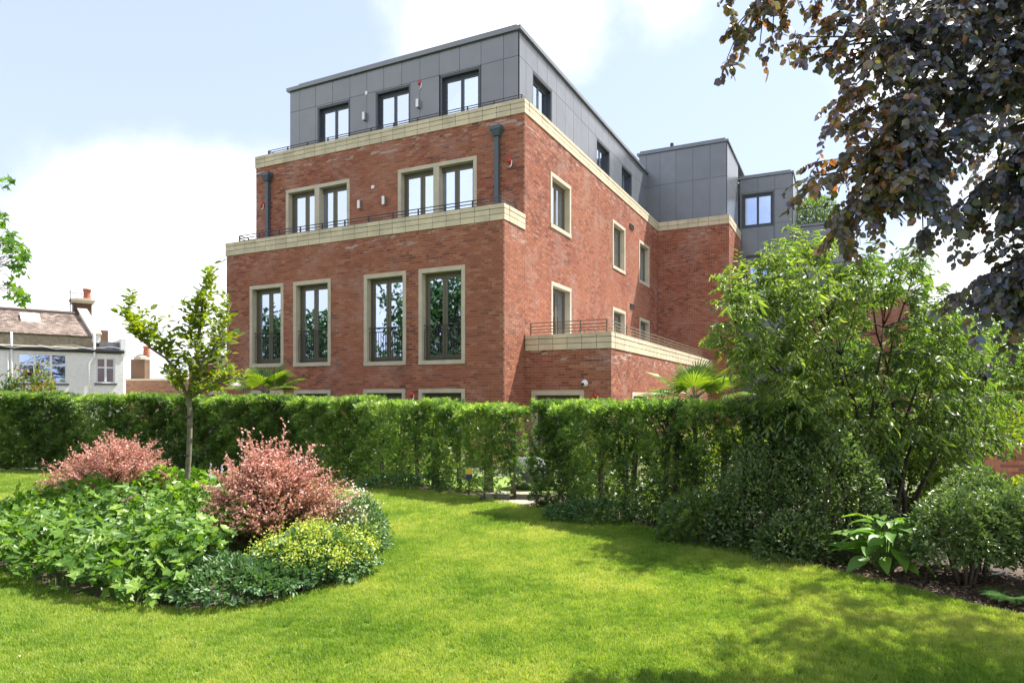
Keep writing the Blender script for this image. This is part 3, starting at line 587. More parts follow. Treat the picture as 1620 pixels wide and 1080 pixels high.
T_OVAL = (np.array([[0, 0, 0], [.28, .25, .05], [.68, .22, .03], [1, 0, -.08], [.68, -.22, .03], [.28, -.25, .05]]), [np.array([[0, 3, 2, 1], [0, 5, 4, 3]])])
T_ROUND = (np.array([[0, 0, 0], [.2, .32, .04], [.62, .36, .0], [1, 0, -.1], [.62, -.36, .0], [.2, -.32, .04]]), [np.array([[0, 3, 2, 1], [0, 5, 4, 3]])])
T_LANCE = (np.array([[0, 0, 0], [.25, .12, .03], [.6, .12, -.04], [1, 0, -.32], [.6, -.12, -.04], [.25, -.12, .03], [.6, 0, -.09], [.25, 0, -.005]]), [np.array([[0, 7, 1, 1], [0, 5, 7, 7]])[:, :3], np.array([[7, 6, 2, 1], [5, 4, 6, 7]]), np.array([[6, 3, 2], [4, 3, 6]])])
T_FROND = (np.array([[0, .07, 0], [0, -.07, 0], [1, 0, -.1], [.1, 0, 0], [.34, 0, 0], [.44, .40, .06], [.42, -.40, .05], [.38, 0, 0], [.64, 0, 0], [.80, .30, .02], [.78, -.30, -.02]]),
    [np.array([[0, 1, 2], [3, 4, 5], [3, 6, 4], [7, 8, 9], [7, 10, 8]])])
def lobed():
    V = [[0, 0, 0]]; n = 11; rr = [.18, .62, .42, .85, .6, 1.0, .6, .85, .42, .62, .18]
    for i in range(n):
        a = R(-150 + 300 * i / (n - 1)); r = rr[i]; V.append([.12 + .5 * r * math.cos(a) * 1.0, .62 * r * math.sin(a), .05 * (1 if i % 2 else -1) - .12 * r * r])
    return (np.array(V) + np.array([.18, 0, 0]), [np.array([[0, i, i + 1] for i in range(1, n)])])
T_LOBED = lobed()
def maple():
    V = [[.3, 0, 0]]; n = 15; rr = [.15, .5, .3, .8, .42, .55, .45, 1.0, .45, .55, .42, .8, .3, .5, .15]
    for i in range(n):
        a = R(-160 + 320 * i / (n - 1)); r = rr[i]; V.append([.3 + .68 * r * math.cos(a), .68 * r * math.sin(a), -.1 * r])
    return (np.array(V), [np.array([[0, i, i + 1] for i in range(1, n)])])
T_MAPLE = maple()

def norm(a): return a / np.maximum(np.linalg.norm(a, axis=-1, keepdims=True), 1e-9)
def frames(X, Nn):
    X = norm(X); Y = norm(np.cross(Nn, X)); Z = np.cross(X, Y); return X, Y, Z
def leaf_mesh(name, tm, P, X, Nn, S, m, tint):
    V, Fs = tm; n = len(P); X, Y, Z = frames(X, Nn); S = np.asarray(S)[:, None, None]
    W = P[:, None, :] + S * (V[None, :, 0:1] * X[:, None, :] + V[None, :, 1:2] * Y[:, None, :] + V[None, :, 2:3] * Z[:, None, :])
    k = len(V); F = []; T = []
    for f in Fs: F.append((f[None] + (np.arange(n) * k)[:, None, None]).reshape(-1, f.shape[1])); T.append(np.repeat(tint, len(f)))
    return np_mesh(name, W.reshape(-1, 3), F, m, tint=np.concatenate(T))
def in_view(P, mg=0): 
    px = 810 + F_PX * P[:, 0] / np.maximum(P[:, 1], .1); py = HORIZON - F_PX * (P[:, 2] - EYE) / np.maximum(P[:, 1], .1)
    return (P[:, 1] > .5) & (px > -mg) & (px < 1620 + mg) & (py > -mg) & (py < 1080 + mg)
def foliage(parent, tm, P, X, Nn, S, m, tint, single=0, name='foliage', lname='leaf'):
    """leaves of one plant in world space; the largest in view as objects of their own, the rest joined"""
    P, X, Nn, S, tint = map(np.asarray, (P, X, Nn, S, tint)); off = np.array(parent.location)
    idx = np.zeros(len(P), bool)
    if single:
        sc = S / np.maximum(P[:, 1], .5) * in_view(P, -4); o = np.argsort(-sc)[:single]; o = o[sc[o] > 0]; idx[o] = True
        V, Fs = tm; protos = []
        for k in range(8):
            F = [f for f in Fs]; protos.append(np_mesh(lname, V, F, m, tint=np.full(sum(len(f) for f in F), (k + .5) / 8)))
        Xn, Yn, Zn = frames(X[o], Nn[o])
        for j, i in enumerate(o):
            ob = link(lname, protos[int(min(7, tint[i] * 8))], parent)
            ob.matrix_local = Matrix(((Xn[j][0] * S[i], Yn[j][0] * S[i], Zn[j][0] * S[i], P[i][0] - off[0]), (Xn[j][1] * S[i], Yn[j][1] * S[i], Zn[j][1] * S[i], P[i][1] - off[1]), (Xn[j][2] * S[i], Yn[j][2] * S[i], Zn[j][2] * S[i], P[i][2] - off[2]), (0, 0, 0, 1)))
    r = ~idx
    if r.any(): link(name, leaf_mesh(name, tm, P[r] - off, X[r], Nn[r], S[r], m, tint[r]), parent, kind='stuff')
def rdir(n): return norm(rng.normal(size=(n, 3)))

class Plant:
    """wood grown as tubes, with places for leaves"""
    def __init__(s, name, loc, **k): s.root = link(name, None, **k); s.root.location = loc; s.loc = Vector(loc); s.w = MB(); s.tw = MB(); s.LP = []; s.LX = []; s.LN = []
    def tube(s, pts, rad, n=6, fine=False): (s.tw if fine else s.w).tube([Vector(p) - s.loc for p in pts], rad, n)
    def limb(s, a, b, r0, r1, sag=.0, wob=.05, n=6, k=6):
        a, b = Vector(a), Vector(b); L_ = (b - a).length; pts = []
        w1 = Vector(rdir(1)[0]) * wob * L_; w2 = Vector(rdir(1)[0]) * wob * .5 * L_
        for i in range(k + 1):
            t = i / k; pts.append(a.lerp(b, t) + w1 * math.sin(t * math.pi) + w2 * math.sin(t * 2 * math.pi) + Vector((0, 0, sag * L_ * math.sin(t * math.pi))))
        s.tube(pts, [r0 + (r1 - r0) * i / k for i in range(k + 1)], n); return pts
    def spray(s, base, d, L_, nl, droop=.3, spread=.8, r=.004, up=.5, flat=0):
        """a twig with leaves set alternately along it"""
        d = Vector(d).normalized(); pts = [Vector(base)]; k = 5; dd = d.copy()
        for i in range(k): dd = (dd + Vector((0, 0, -droop / k * 1.5)) + Vector(rdir(1)[0]) * .12).normalized(); pts.append(pts[-1] + dd * L_ / k)
        s.tube(pts, [r, r * .9, r * .75, r * .6, r * .45, r * .3], 3, fine=True)
        for j in range(nl):
            t = (j + .5) / nl * k; i = min(int(t), k - 1); q = pts[i].lerp(pts[i + 1], t - i); ax = (pts[i + 1] - pts[i]).normalized()
            side = ax.cross(Vector((0, 0, 1))); side = side.normalized() if side.length > .05 else Vector((1, 0, 0)); side *= (1 if j % 2 else -1)
            x = ax * .55 + side * spread + Vector(rdir(1)[0]) * .35 + Vector((0, 0, -droop * .7)); nn = Vector((0, 0, up)) + Vector(rdir(1)[0]) * .55 + side * -.2
            s.LP.append(q); s.LX.append(x); s.LN.append(nn)
        return pts
    def finish(s, tm, size, m, bark, single=0, tint=None, sv=.25, trunk='trunk'):
        if s.w.n: s.w.build(trunk, bark, s.root, smooth=True)
        if s.tw.n: s.tw.build('twigs', bark, s.root, kind='stuff')
        P = np.array([tuple(p) for p in s.LP]); n = len(P); S = size * (1 + sv * rng.normal(size=n)).clip(.5, 1.6)
        T = rng.beta(2, 2, n) if tint is None else tint(P)
        foliage(s.root, tm, P, np.array([tuple(p) for p in s.LX]), np.array([tuple(p) for p in s.LN]), S, m, T, single)

# ------------------------------------------------------------ ground, lawn, bed, paths
M['soil'] = simple('soil', (.075, .052, .038), .95, var=.4, scale=5, bump=1.0, bscale=25)
M['lawn_base'] = simple('lawn_base', (.13, .20, .03), .95, var=.3, scale=2, bump=.6, bscale=80)
M['far_ground'] = simple('far_ground', (.10, .11, .06), .95, var=.25, scale=1.5, bump=.3)
M['paving'] = simple('paving', (.30, .27, .22), .9, var=.12, scale=6, bump=.4)
def poly_obj(name, pts, z, m, kind='structure', hole=None):
    import bmesh
    bm = bmesh.new(); vs = [bm.verts.new((p[0], p[1], z)) for p in pts]; 
    es = [bm.edges.new((vs[i], vs[(i + 1) % len(vs)])) for i in range(len(vs))]
    if hole:
        hv = [bm.verts.new((p[0], p[1], z)) for p in hole]; es += [bm.edges.new((hv[i], hv[(i + 1) % len(hv)])) for i in range(len(hv))]
    bmesh.ops.triangle_fill(bm, use_beauty=True, use_dissolve=False, edges=es, normal=(0, 0, 1))
    me = bpy.data.meshes.new(name); bm.to_mesh(me); bm.free(); me.materials.append(m); return link(name, me, kind=kind)
def smooth_poly(pts, k=6):
    out = []; n = len(pts)
    for i in range(n):
        p0, p1, p2, p3 = [np.array(pts[(i + j) % n], float) for j in (-1, 0, 1, 2)]
        for t in np.arange(k) / k: out.append(tuple(.5 * (2 * p1 + (p2 - p0) * t + (2 * p0 - 5 * p1 + 4 * p2 - p3) * t * t + (3 * p1 - p0 - 3 * p2 + p3) * t ** 3)))
    return out
def inside(poly, x, y):
    c = np.zeros(np.shape(x), bool); n = len(poly)
    for i in range(n):
        x0, y0 = poly[i]; x1, y1 = poly[(i + 1) % n]
        h = ((y0 > y) != (y1 > y)) & (x < (x1 - x0) * (y - y0) / (y1 - y0 + 1e-12) + x0); c ^= h
    return c
def dist_edge(poly, x, y):
    d = np.full(np.shape(x), 1e9)
    for i in range(len(poly)):
        a, b = np.array(poly[i]), np.array(poly[(i + 1) % len(poly)]); ab = b - a; t = np.clip(((x - a[0]) * ab[0] + (y - a[1]) * ab[1]) / (ab @ ab + 1e-12), 0, 1)
        d = np.minimum(d, np.hypot(x - a[0] - t * ab[0], y - a[1] - t * ab[1]))
    return d
g = MB(); g.quad((-400, -200, -.03), (400, -200, -.03), (400, 900, -.03), (-400, 900, -.03)); g.build('ground', M['far_ground'], kind='structure')
LAWN_EDGE = [(-23, 16.3), (-12.2, 16.2), (-7.6, 15.85), (-5.0, 15.0), (-3.2, 13.9), (-1.54, 12.7), (-.54, 11.75), (.2, 10.9), (.85, 10.15), (1.55, 9.45), (2.1, 8.75), (2.55, 8.15), (3.05, 7.25), (3.4, 6.55), (3.75, 5.95), (4.15, 5.35), (4.9, 4.2), (6, 2.2)]
LAWN = LAWN_EDGE + [(7, -6), (-23, -6)]
BED = smooth_poly([(-1.58, 6.75), (-1.72, 7.8), (-2.2, 9.0), (-3, 10.2), (-4.5, 11.0), (-6.0, 11.1), (-6.9, 10.5), (-7.0, 9.7), (-6.7, 8.8), (-6.2, 7.9), (-5.6, 7.1), (-4.9, 6.6), (-4.1, 6.1), (-3.25, 5.72), (-2.64, 5.6), (-2.2, 5.72), (-1.85, 6.02)], 4)
poly_obj('lawn_soil', LAWN, -.004, M['lawn_base'], hole=BED)
poly_obj('bed_soil', BED, .0, M['soil'])
SOIL = LAWN_EDGE[4:] + [(9, 2.2), (9.5, 7.5), (6.6, 10.5), (3, 13.2), (0.6, 13.2), (-2, 15.5), (-4, 16.2)]
poly_obj('border_soil', SOIL, -.012, M['soil'])
# steel lawn edging and scattered chips on the border
e = MB()
for i in range(7, len(LAWN_EDGE) - 1):
    a, b = LAWN_EDGE[i], LAWN_EDGE[i + 1]; d = Vector((b[0] - a[0], b[1] - a[1], 0)).normalized(); n_ = Vector((-d.y, d.x, 0)) * .008
    e.add([(a[0], a[1], -.02), (b[0], b[1], -.02), (b[0] + n_.x, b[1] + n_.y, -.02), (a[0] + n_.x, a[1] + n_.y, -.02), (a[0], a[1], .022), (b[0], b[1], .022), (b[0] + n_.x, b[1] + n_.y, .022), (a[0] + n_.x, a[1] + n_.y, .022)], BOXF)
e.build('lawn_edging', simple('edging', (.12, .09, .07), .8), kind='structure')
n = 9000; t = rng.random(n) * 7; s = rng.random(n)
def edge_pt(u, off):
    i = np.clip(u.astype(int), 0, 9) + 7; f = u - u.astype(int); E_ = np.array(LAWN_EDGE); i = np.minimum(i, len(E_) - 2); a = E_[i]; b = E_[i + 1]; p = a + (b - a) * f[:, None]; d = norm(b - a); nn = np.stack([-d[:, 1], d[:, 0]], 1); return p + nn * off[:, None], d
t = rng.random(n) * 9; p_, d_ = edge_pt(t, .02 + rng.random(n) ** 1.3 * 1.3)
P = np.column_stack([p_, np.full(n, .0) + rng.random(n) * .012])
link('bark_chips', leaf_mesh('bark_chips', T_OVAL, P, rdir(n) * [1, 1, .25], rdir(n) * [.5, .5, .1] + [0, 0, 1], .018 + rng.random(n) * .035, leaf_mat('chip', [(.05, .03, .02), (.13, .08, .05), (.24, .17, .12)], trans=0, rough=.9), rng.random(n)), label='brown bark chips and dry leaves on the soil border along the lawn', cat='mulch', kind='stuff')

# grass: tufts scattered by geometry nodes over the lawn
def grass():
    m, nt, b = mat('grass_blade'); N = nt.nodes.new; L = nt.links.new; o = nt.nodes['Material Output']
    ge = N('ShaderNodeNewGeometry'); n1 = N('ShaderNodeTexNoise'); n1.inputs['Scale'].default_value = .9; n1.inputs['Detail'].default_value = 7; n1.inputs['Roughness'].default_value = .7; L(ge.outputs['Position'], n1.inputs['Vector'])
    oi = N('ShaderNodeObjectInfo'); ad = N('ShaderNodeMath'); ad.operation = 'MULTIPLY_ADD'; L(oi.outputs['Random'], ad.inputs[0]); ad.inputs[1].default_value = .22; ad.inputs[2].default_value = -.11
    a2 = N('ShaderNodeMath'); a2.operation = 'ADD'; L(ad.outputs[0], a2.inputs[0]); L(n1.outputs['Fac'], a2.inputs[1])
    n6 = N('ShaderNodeTexNoise'); n6.inputs['Scale'].default_value = .42; n6.inputs['Detail'].default_value = 3; L(ge.outputs['Position'], n6.inputs['Vector']); m6 = N('ShaderNodeMath'); m6.operation = 'MULTIPLY_ADD'; L(n6.outputs['Fac'], m6.inputs[0]); m6.inputs[1].default_value = .5; m6.inputs[2].default_value = -.25; a3 = N('ShaderNodeMath'); a3.operation = 'ADD'; L(a2.outputs[0], a3.inputs[0]); L(m6.outputs[0], a3.inputs[1]); a2 = a3
    cr = N('ShaderNodeValToRGB'); L(a2.outputs[0], cr.inputs[0]); e = cr.color_ramp.elements; e[0].position = .3; e[0].color = (.12, .23, .03, 1); e[1].position = .77; e[1].color = (.48, .50, .17, 1)
    k = e.new(.45); k.color = (.205, .325, .05, 1); k = e.new(.55); k.color = (.305, .405, .08, 1)
    L(cr.outputs[0], b.inputs['Base Color']); b.inputs['Roughness'].default_value = .5; b.inputs['Specular IOR Level'].default_value = .35
    t = N('ShaderNodeBsdfTranslucent'); vm = N('ShaderNodeVectorMath'); vm.operation = 'MULTIPLY'; L(cr.outputs[0], vm.inputs[0]); vm.inputs[1].default_value = (1.5, 1.4, .5); L(vm.outputs[0], t.inputs[0])
    mx = N('ShaderNodeMixShader'); mx.inputs[0].default_value = .45; L(b.outputs[0], mx.inputs[1]); L(t.outputs[0], mx.inputs[2]); L(mx.outputs[0], o.inputs['Surface'])
    # three tuft meshes, never linked to the scene on their own
    tufts = []
    for v in range(4):
        V = []; F = []
        for j in range(15):
            a = rng.random() * 6.28; r = rng.random() ** .5 * .034; bx_, by = r * math.cos(a), r * math.sin(a); h = .022 + rng.random() * .022; ln = rng.random() * .03; la = rng.random() * 6.28; w = .0016 + rng.random() * .0012; wa = rng.random() * 3.14
            wx, wy = w * math.cos(wa), w * math.sin(wa); k = len(V)
            V += [(bx_ - wx, by - wy, -.004), (bx_ + wx, by + wy, -.004), (bx_ + wx * .8 + ln * .35 * math.cos(la), by + wy * .8 + ln * .35 * math.sin(la), h * .6), (bx_ - wx * .8 + ln * .35 * math.cos(la), by - wy * .8 + ln * .35 * math.sin(la), h * .6), (bx_ + ln * math.cos(la), by + ln * math.sin(la), h)]
            F.append((k, k + 1, k + 2, k + 3)); F.append((k + 3, k + 2, k + 4))
        me = bpy.data.meshes.new('grass_tuft'); me.from_pydata(V, [], F); me.materials.append(m); tufts.append(bpy.data.objects.new('grass_tuft', me))
    tc = bpy.data.collections.new('grass_tufts')
    for q in tufts: tc.objects.link(q)
    # sample points: denser near the camera
    pts = []; sc = []
    for (d0, d1, dens, s_) in ((-2, 3, 200, 1.3), (3, 6, 1500, .95), (6, 9, 1050, 1.1), (9, 12.5, 620, 1.35), (12.5, 16.6, 380, 1.7)):
        x0, x1 = (-.85 * d1 - 3.5, .8 * d1 + 2) if d0 > 0 else (-4, 5); A = (x1 - x0) * (d1 - d0); n = int(A * dens); x = x0 + rng.random(n) * (x1 - x0); y = d0 + rng.random(n) * (d1 - d0)
        ok = inside(LAWN, x, y) & ~inside(BED, x, y) & ((np.abs(x) < y * .82 + 3.5) | (y < 3)); x, y = x[ok], y[ok]; de = np.minimum(dist_edge(LAWN, x, y), dist_edge(BED, x, y))
        pts.append(np.column_stack([x, y, np.zeros(len(x))])); patch = np.sin(x * 1.7 + 1.3 * np.sin(y * 1.1)) * np.sin(y * 2.1 + np.sin(x * 2.3)); sc.append(s_ * (.85 + rng.random(len(x)) * .35 + .12 * patch) * np.where(de < .12, 1.25, 1.0))
    P = np.concatenate(pts); S = np.concatenate(sc)
    me = bpy.data.meshes.new('lawn_grass'); me.vertices.add(len(P)); me.vertices.foreach_set('co', P.astype(np.float32).ravel())
    a = me.attributes.new('s', 'FLOAT', 'POINT'); a.data.foreach_set('value', S.astype(np.float32)); a = me.attributes.new('rz', 'FLOAT', 'POINT'); a.data.foreach_set('value', (rng.random(len(P)) * 6.283).astype(np.float32))
    ob = link('lawn_grass', me, label='short mown grass of the sunny lawn', cat='grass', kind='stuff')
    ng = bpy.data.node_groups.new('scatter', 'GeometryNodeTree'); ng.interface.new_socket('Geometry', in_out='INPUT', socket_type='NodeSocketGeometry'); ng.interface.new_socket('Geometry', in_out='OUTPUT', socket_type='NodeSocketGeometry')
    N = ng.nodes.new; L = ng.links.new; gi = N('NodeGroupInput'); go = N('NodeGroupOutput'); ip = N('GeometryNodeInstanceOnPoints'); ci = N('GeometryNodeCollectionInfo'); ci.inputs['Collection'].default_value = tc; ci.inputs['Separate Children'].default_value = True; ci.inputs['Reset Children'].default_value = True
    ip.inputs['Pick Instance'].default_value = True
    a1 = N('GeometryNodeInputNamedAttribute'); a1.data_type = 'FLOAT'; a1.inputs['Name'].default_value = 's'; a2 = N('GeometryNodeInputNamedAttribute'); a2.data_type = 'FLOAT'; a2.inputs['Name'].default_value = 'rz'
    cx = N('ShaderNodeCombineXYZ'); L(a2.outputs['Attribute'], cx.inputs['Z']); er = N('FunctionNodeEulerToRotation'); L(cx.outputs[0], er.inputs[0])
    L(gi.outputs[0], ip.inputs['Points']); L(ci.outputs[0], ip.inputs['Instance']); L(er.outputs[0], ip.inputs['Rotation']); L(a1.outputs['Attribute'], ip.inputs['Scale']); L(ip.outputs[0], go.inputs[0])
    md = ob.modifiers.new('scatter', 'NODES'); md.node_group = ng
    print('grass tufts', len(P))
grass()

# ------------------------------------------------------------ hedges
def poly_at(pts, s):
    P = np.array(pts, float); d = np.linalg.norm(np.diff(P, axis=0), axis=1); c = np.concatenate([[0], np.cumsum(d)]); s = np.clip(s, 0, c[-1] - 1e-6); i = np.searchsorted(c, s, side='right') - 1; f = (s - c[i]) / d[i]
    q = P[i] + (P[i + 1] - P[i]) * f[:, None]; t = norm(P[i + 1] - P[i]); return q, np.stack([-t[:, 1], t[:, 0]], 1), t
def length(pts): return float(np.linalg.norm(np.diff(np.array(pts, float), axis=0), axis=1).sum())
def wob(s, z, k=1.0, ph=0): return k * 1.7 * (.05 * np.sin(s * 2.1 + ph) + .045 * np.sin(s * 5.3 + z * 3.1 + ph) + .035 * np.sin(s * 11 + z * 7.3 + 1 + ph) + .03 * np.sin(z * 13 - s * 8 + ph))
def hedge(name, label, base, H0, H1, thick, dens, m, tm, size, gaps=(), open_=None, stems=None, ph=0, group=None, up=.5, tintk=0, cat='hedge', ends=True, tone=None):
    """base: polyline of the near face at the ground; foliage fills from it backwards (to the left of its direction)"""
    Ls = length(base); root = link(name, None, label=label, cat=cat, group=group); c0 = base[len(base) // 2]; root.location = (c0[0], c0[1], 0)
    n = int(Ls * (H0 + H1) / 2 * dens * 1.5); s = rng.random(n) * Ls; u = rng.random(n)
    H = H0 + (H1 - H0) * s / Ls + wob(s, 0, .35, ph) + rng.normal(size=n) * .012
    face = np.where(u < .50, 0, np.where(u < .74, 1, np.where(u < .89, 2, 3)))
    z = rng.random(n) ** .9 * H; dep = np.abs(rng.normal(size=n)) * .09
    off = np.select([face == 0, face == 1, face == 2], [dep + wob(s, z, 1, ph) + .05, rng.random(n) * thick, thick - dep], rng.random(n) * thick)
    z = np.where(face == 1, H - np.abs(rng.normal(size=n)) * .05, z)
    taper = np.clip(1 - z / H, 0, 1); off = off + np.where(face == 0, .16 * np.clip(.35 - z, 0, 1), 0)
    keep = np.ones(n, bool)
    if open_ is not None: keep = rng.random(n) < open_(s, z)
    q, nn, t = poly_at(base, s); P = np.column_stack([q + nn * off[:, None], z])
    # rounded top edge
    outx = np.where(face == 0, -1, np.where(face == 2, 1, 0))[:, None] * nn
    X = np.column_stack([outx * .8, np.where(face == 1, 1.0, .35)]) + rdir(n) * .75; Nn = np.column_stack([outx * .5, np.full(n, up)]) + rdir(n) * .6
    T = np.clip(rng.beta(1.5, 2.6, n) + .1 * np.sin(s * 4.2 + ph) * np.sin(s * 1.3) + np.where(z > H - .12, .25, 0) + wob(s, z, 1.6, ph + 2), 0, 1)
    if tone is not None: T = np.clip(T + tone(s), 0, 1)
    P, X, Nn, T = P[keep], X[keep], Nn[keep], T[keep]; S = size * (.7 + .6 * rng.random(len(P)))
    foliage(root, tm, P, X, Nn, S, m, T)
    if stems:
        for (sa, lean) in stems:
            q, nn, t = poly_at(base, np.array([sa])); q = q[0] + nn[0] * thick * .42; b = MB(); k = 5
            for r_ in range(2): b.tube([(q[0] + t[0][0] * (lean * i / k + r_ * .06 + .02 * math.sin(i * 2 + r_)) - c0[0], q[1] + t[0][1] * lean * i / k + .03 * r_ - c0[1], i / k * H0 * .92) for i in range(k + 1)], [.032 - .004 * i for i in range(k + 1)], 6)
            b.build('stem', M['bark'], root, smooth=True)
    return root
def holes_fn(lst, lo=.25):
    """thinner foliage round some places: (s, z, rs, rz, keep)"""
    def f(s, z):
        k = np.ones(len(s))
        for (a, b, rs, rz, kp) in lst: k = np.minimum(k, kp + (1 - kp) * np.clip(((s - a) / rs) ** 2 + ((z - b) / rz) ** 2, 0, 1) ** 1.2)
        return k
    return f
HB = [(-21, 16.5), (-12.2, 16.35), (-7.6, 16.0), (-5.0, 15.15), (-3.3, 14.1)]; La = length(HB)
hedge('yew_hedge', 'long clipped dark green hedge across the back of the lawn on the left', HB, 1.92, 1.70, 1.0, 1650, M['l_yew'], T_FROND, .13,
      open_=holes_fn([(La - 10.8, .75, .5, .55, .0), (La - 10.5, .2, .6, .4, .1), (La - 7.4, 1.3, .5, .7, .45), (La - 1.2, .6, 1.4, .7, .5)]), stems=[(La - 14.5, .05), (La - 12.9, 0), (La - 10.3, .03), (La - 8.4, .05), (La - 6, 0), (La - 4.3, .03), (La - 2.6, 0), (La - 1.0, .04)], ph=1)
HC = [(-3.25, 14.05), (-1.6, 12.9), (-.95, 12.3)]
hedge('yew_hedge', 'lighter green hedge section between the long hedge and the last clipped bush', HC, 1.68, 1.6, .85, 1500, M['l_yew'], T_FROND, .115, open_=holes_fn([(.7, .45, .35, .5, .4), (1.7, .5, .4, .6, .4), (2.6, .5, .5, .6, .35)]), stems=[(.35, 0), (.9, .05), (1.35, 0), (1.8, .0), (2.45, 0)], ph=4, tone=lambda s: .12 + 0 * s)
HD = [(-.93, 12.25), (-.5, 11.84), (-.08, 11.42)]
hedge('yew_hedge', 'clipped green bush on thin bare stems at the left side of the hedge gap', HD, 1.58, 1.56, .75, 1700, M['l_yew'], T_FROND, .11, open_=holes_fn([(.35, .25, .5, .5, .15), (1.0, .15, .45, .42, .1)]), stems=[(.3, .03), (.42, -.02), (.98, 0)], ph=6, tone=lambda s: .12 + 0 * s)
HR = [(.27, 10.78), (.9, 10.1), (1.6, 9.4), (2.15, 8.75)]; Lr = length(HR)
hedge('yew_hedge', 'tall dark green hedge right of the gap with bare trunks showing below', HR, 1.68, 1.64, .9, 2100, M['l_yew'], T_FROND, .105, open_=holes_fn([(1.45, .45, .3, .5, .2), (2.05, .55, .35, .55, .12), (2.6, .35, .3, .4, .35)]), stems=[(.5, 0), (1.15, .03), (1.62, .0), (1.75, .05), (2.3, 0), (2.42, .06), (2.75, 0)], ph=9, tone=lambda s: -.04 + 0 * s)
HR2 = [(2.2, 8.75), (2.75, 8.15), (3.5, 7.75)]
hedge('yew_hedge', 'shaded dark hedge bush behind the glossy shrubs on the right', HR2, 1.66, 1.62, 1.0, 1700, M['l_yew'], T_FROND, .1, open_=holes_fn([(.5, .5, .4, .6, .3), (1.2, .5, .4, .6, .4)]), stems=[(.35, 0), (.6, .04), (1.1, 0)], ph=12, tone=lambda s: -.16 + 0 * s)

# ------------------------------------------------------------ rounded shrubs
def mound(name, label, c, rx, ry, h, n, m, tm, size, cat='shrub', group=None, low=.0, single=0, stems=6, tone=0, tint=None, lift=0.1, bark=None):
    root = link(name, None, label=label, cat=cat, group=group); root.location = (c[0], c[1], 0)
    d = rdir(n); d[:, 2] = np.abs(d[:, 2]) * 1.1 - .12; d = norm(d); r = 1 - np.abs(rng.normal(size=n)) * .13
    az = np.arctan2(d[:, 1], d[:, 0]); bump = 1 + .12 * np.sin(az * 3 + c[0] * 5) + .08 * np.sin(az * 7 + d[:, 2] * 5 + c[1]) + .07 * np.sin(az * 13 + d[:, 2] * 11)
    r = r * bump; P = np.column_stack([c[0] + d[:, 0] * rx * r, c[1] + d[:, 1] * ry * r, np.clip(lift + (d[:, 2]) * (h - lift) * r, .02, None)])
    X = d + rdir(n) * .8; Nn = d * .4 + [0, 0, .6] + rdir(n) * .5; T = np.clip(rng.beta(2, 2, n) + tone, 0, 1) if tint is None else tint(P, d)
    foliage(root, tm, P, X, Nn, size * (.65 + .7 * rng.random(n)), m, T, single)
    if stems:
        b = MB()
        for k in range(stems):
            a = k * 2.4; e_ = Vector((math.cos(a) * rx * .65, math.sin(a) * ry * .65, h * .8)); pts = [Vector((math.cos(a) * .06, math.sin(a) * .06, 0)).lerp(e_, t) + Vector((0, 0, .12 * math.sin(t * 3.1))) for t in (0, .25, .5, .75, 1)]; b.tube(pts, [.018, .015, .012, .009, .005], 5)
        b.build('stems', bark or M['bark'], root, smooth=True)
    return root
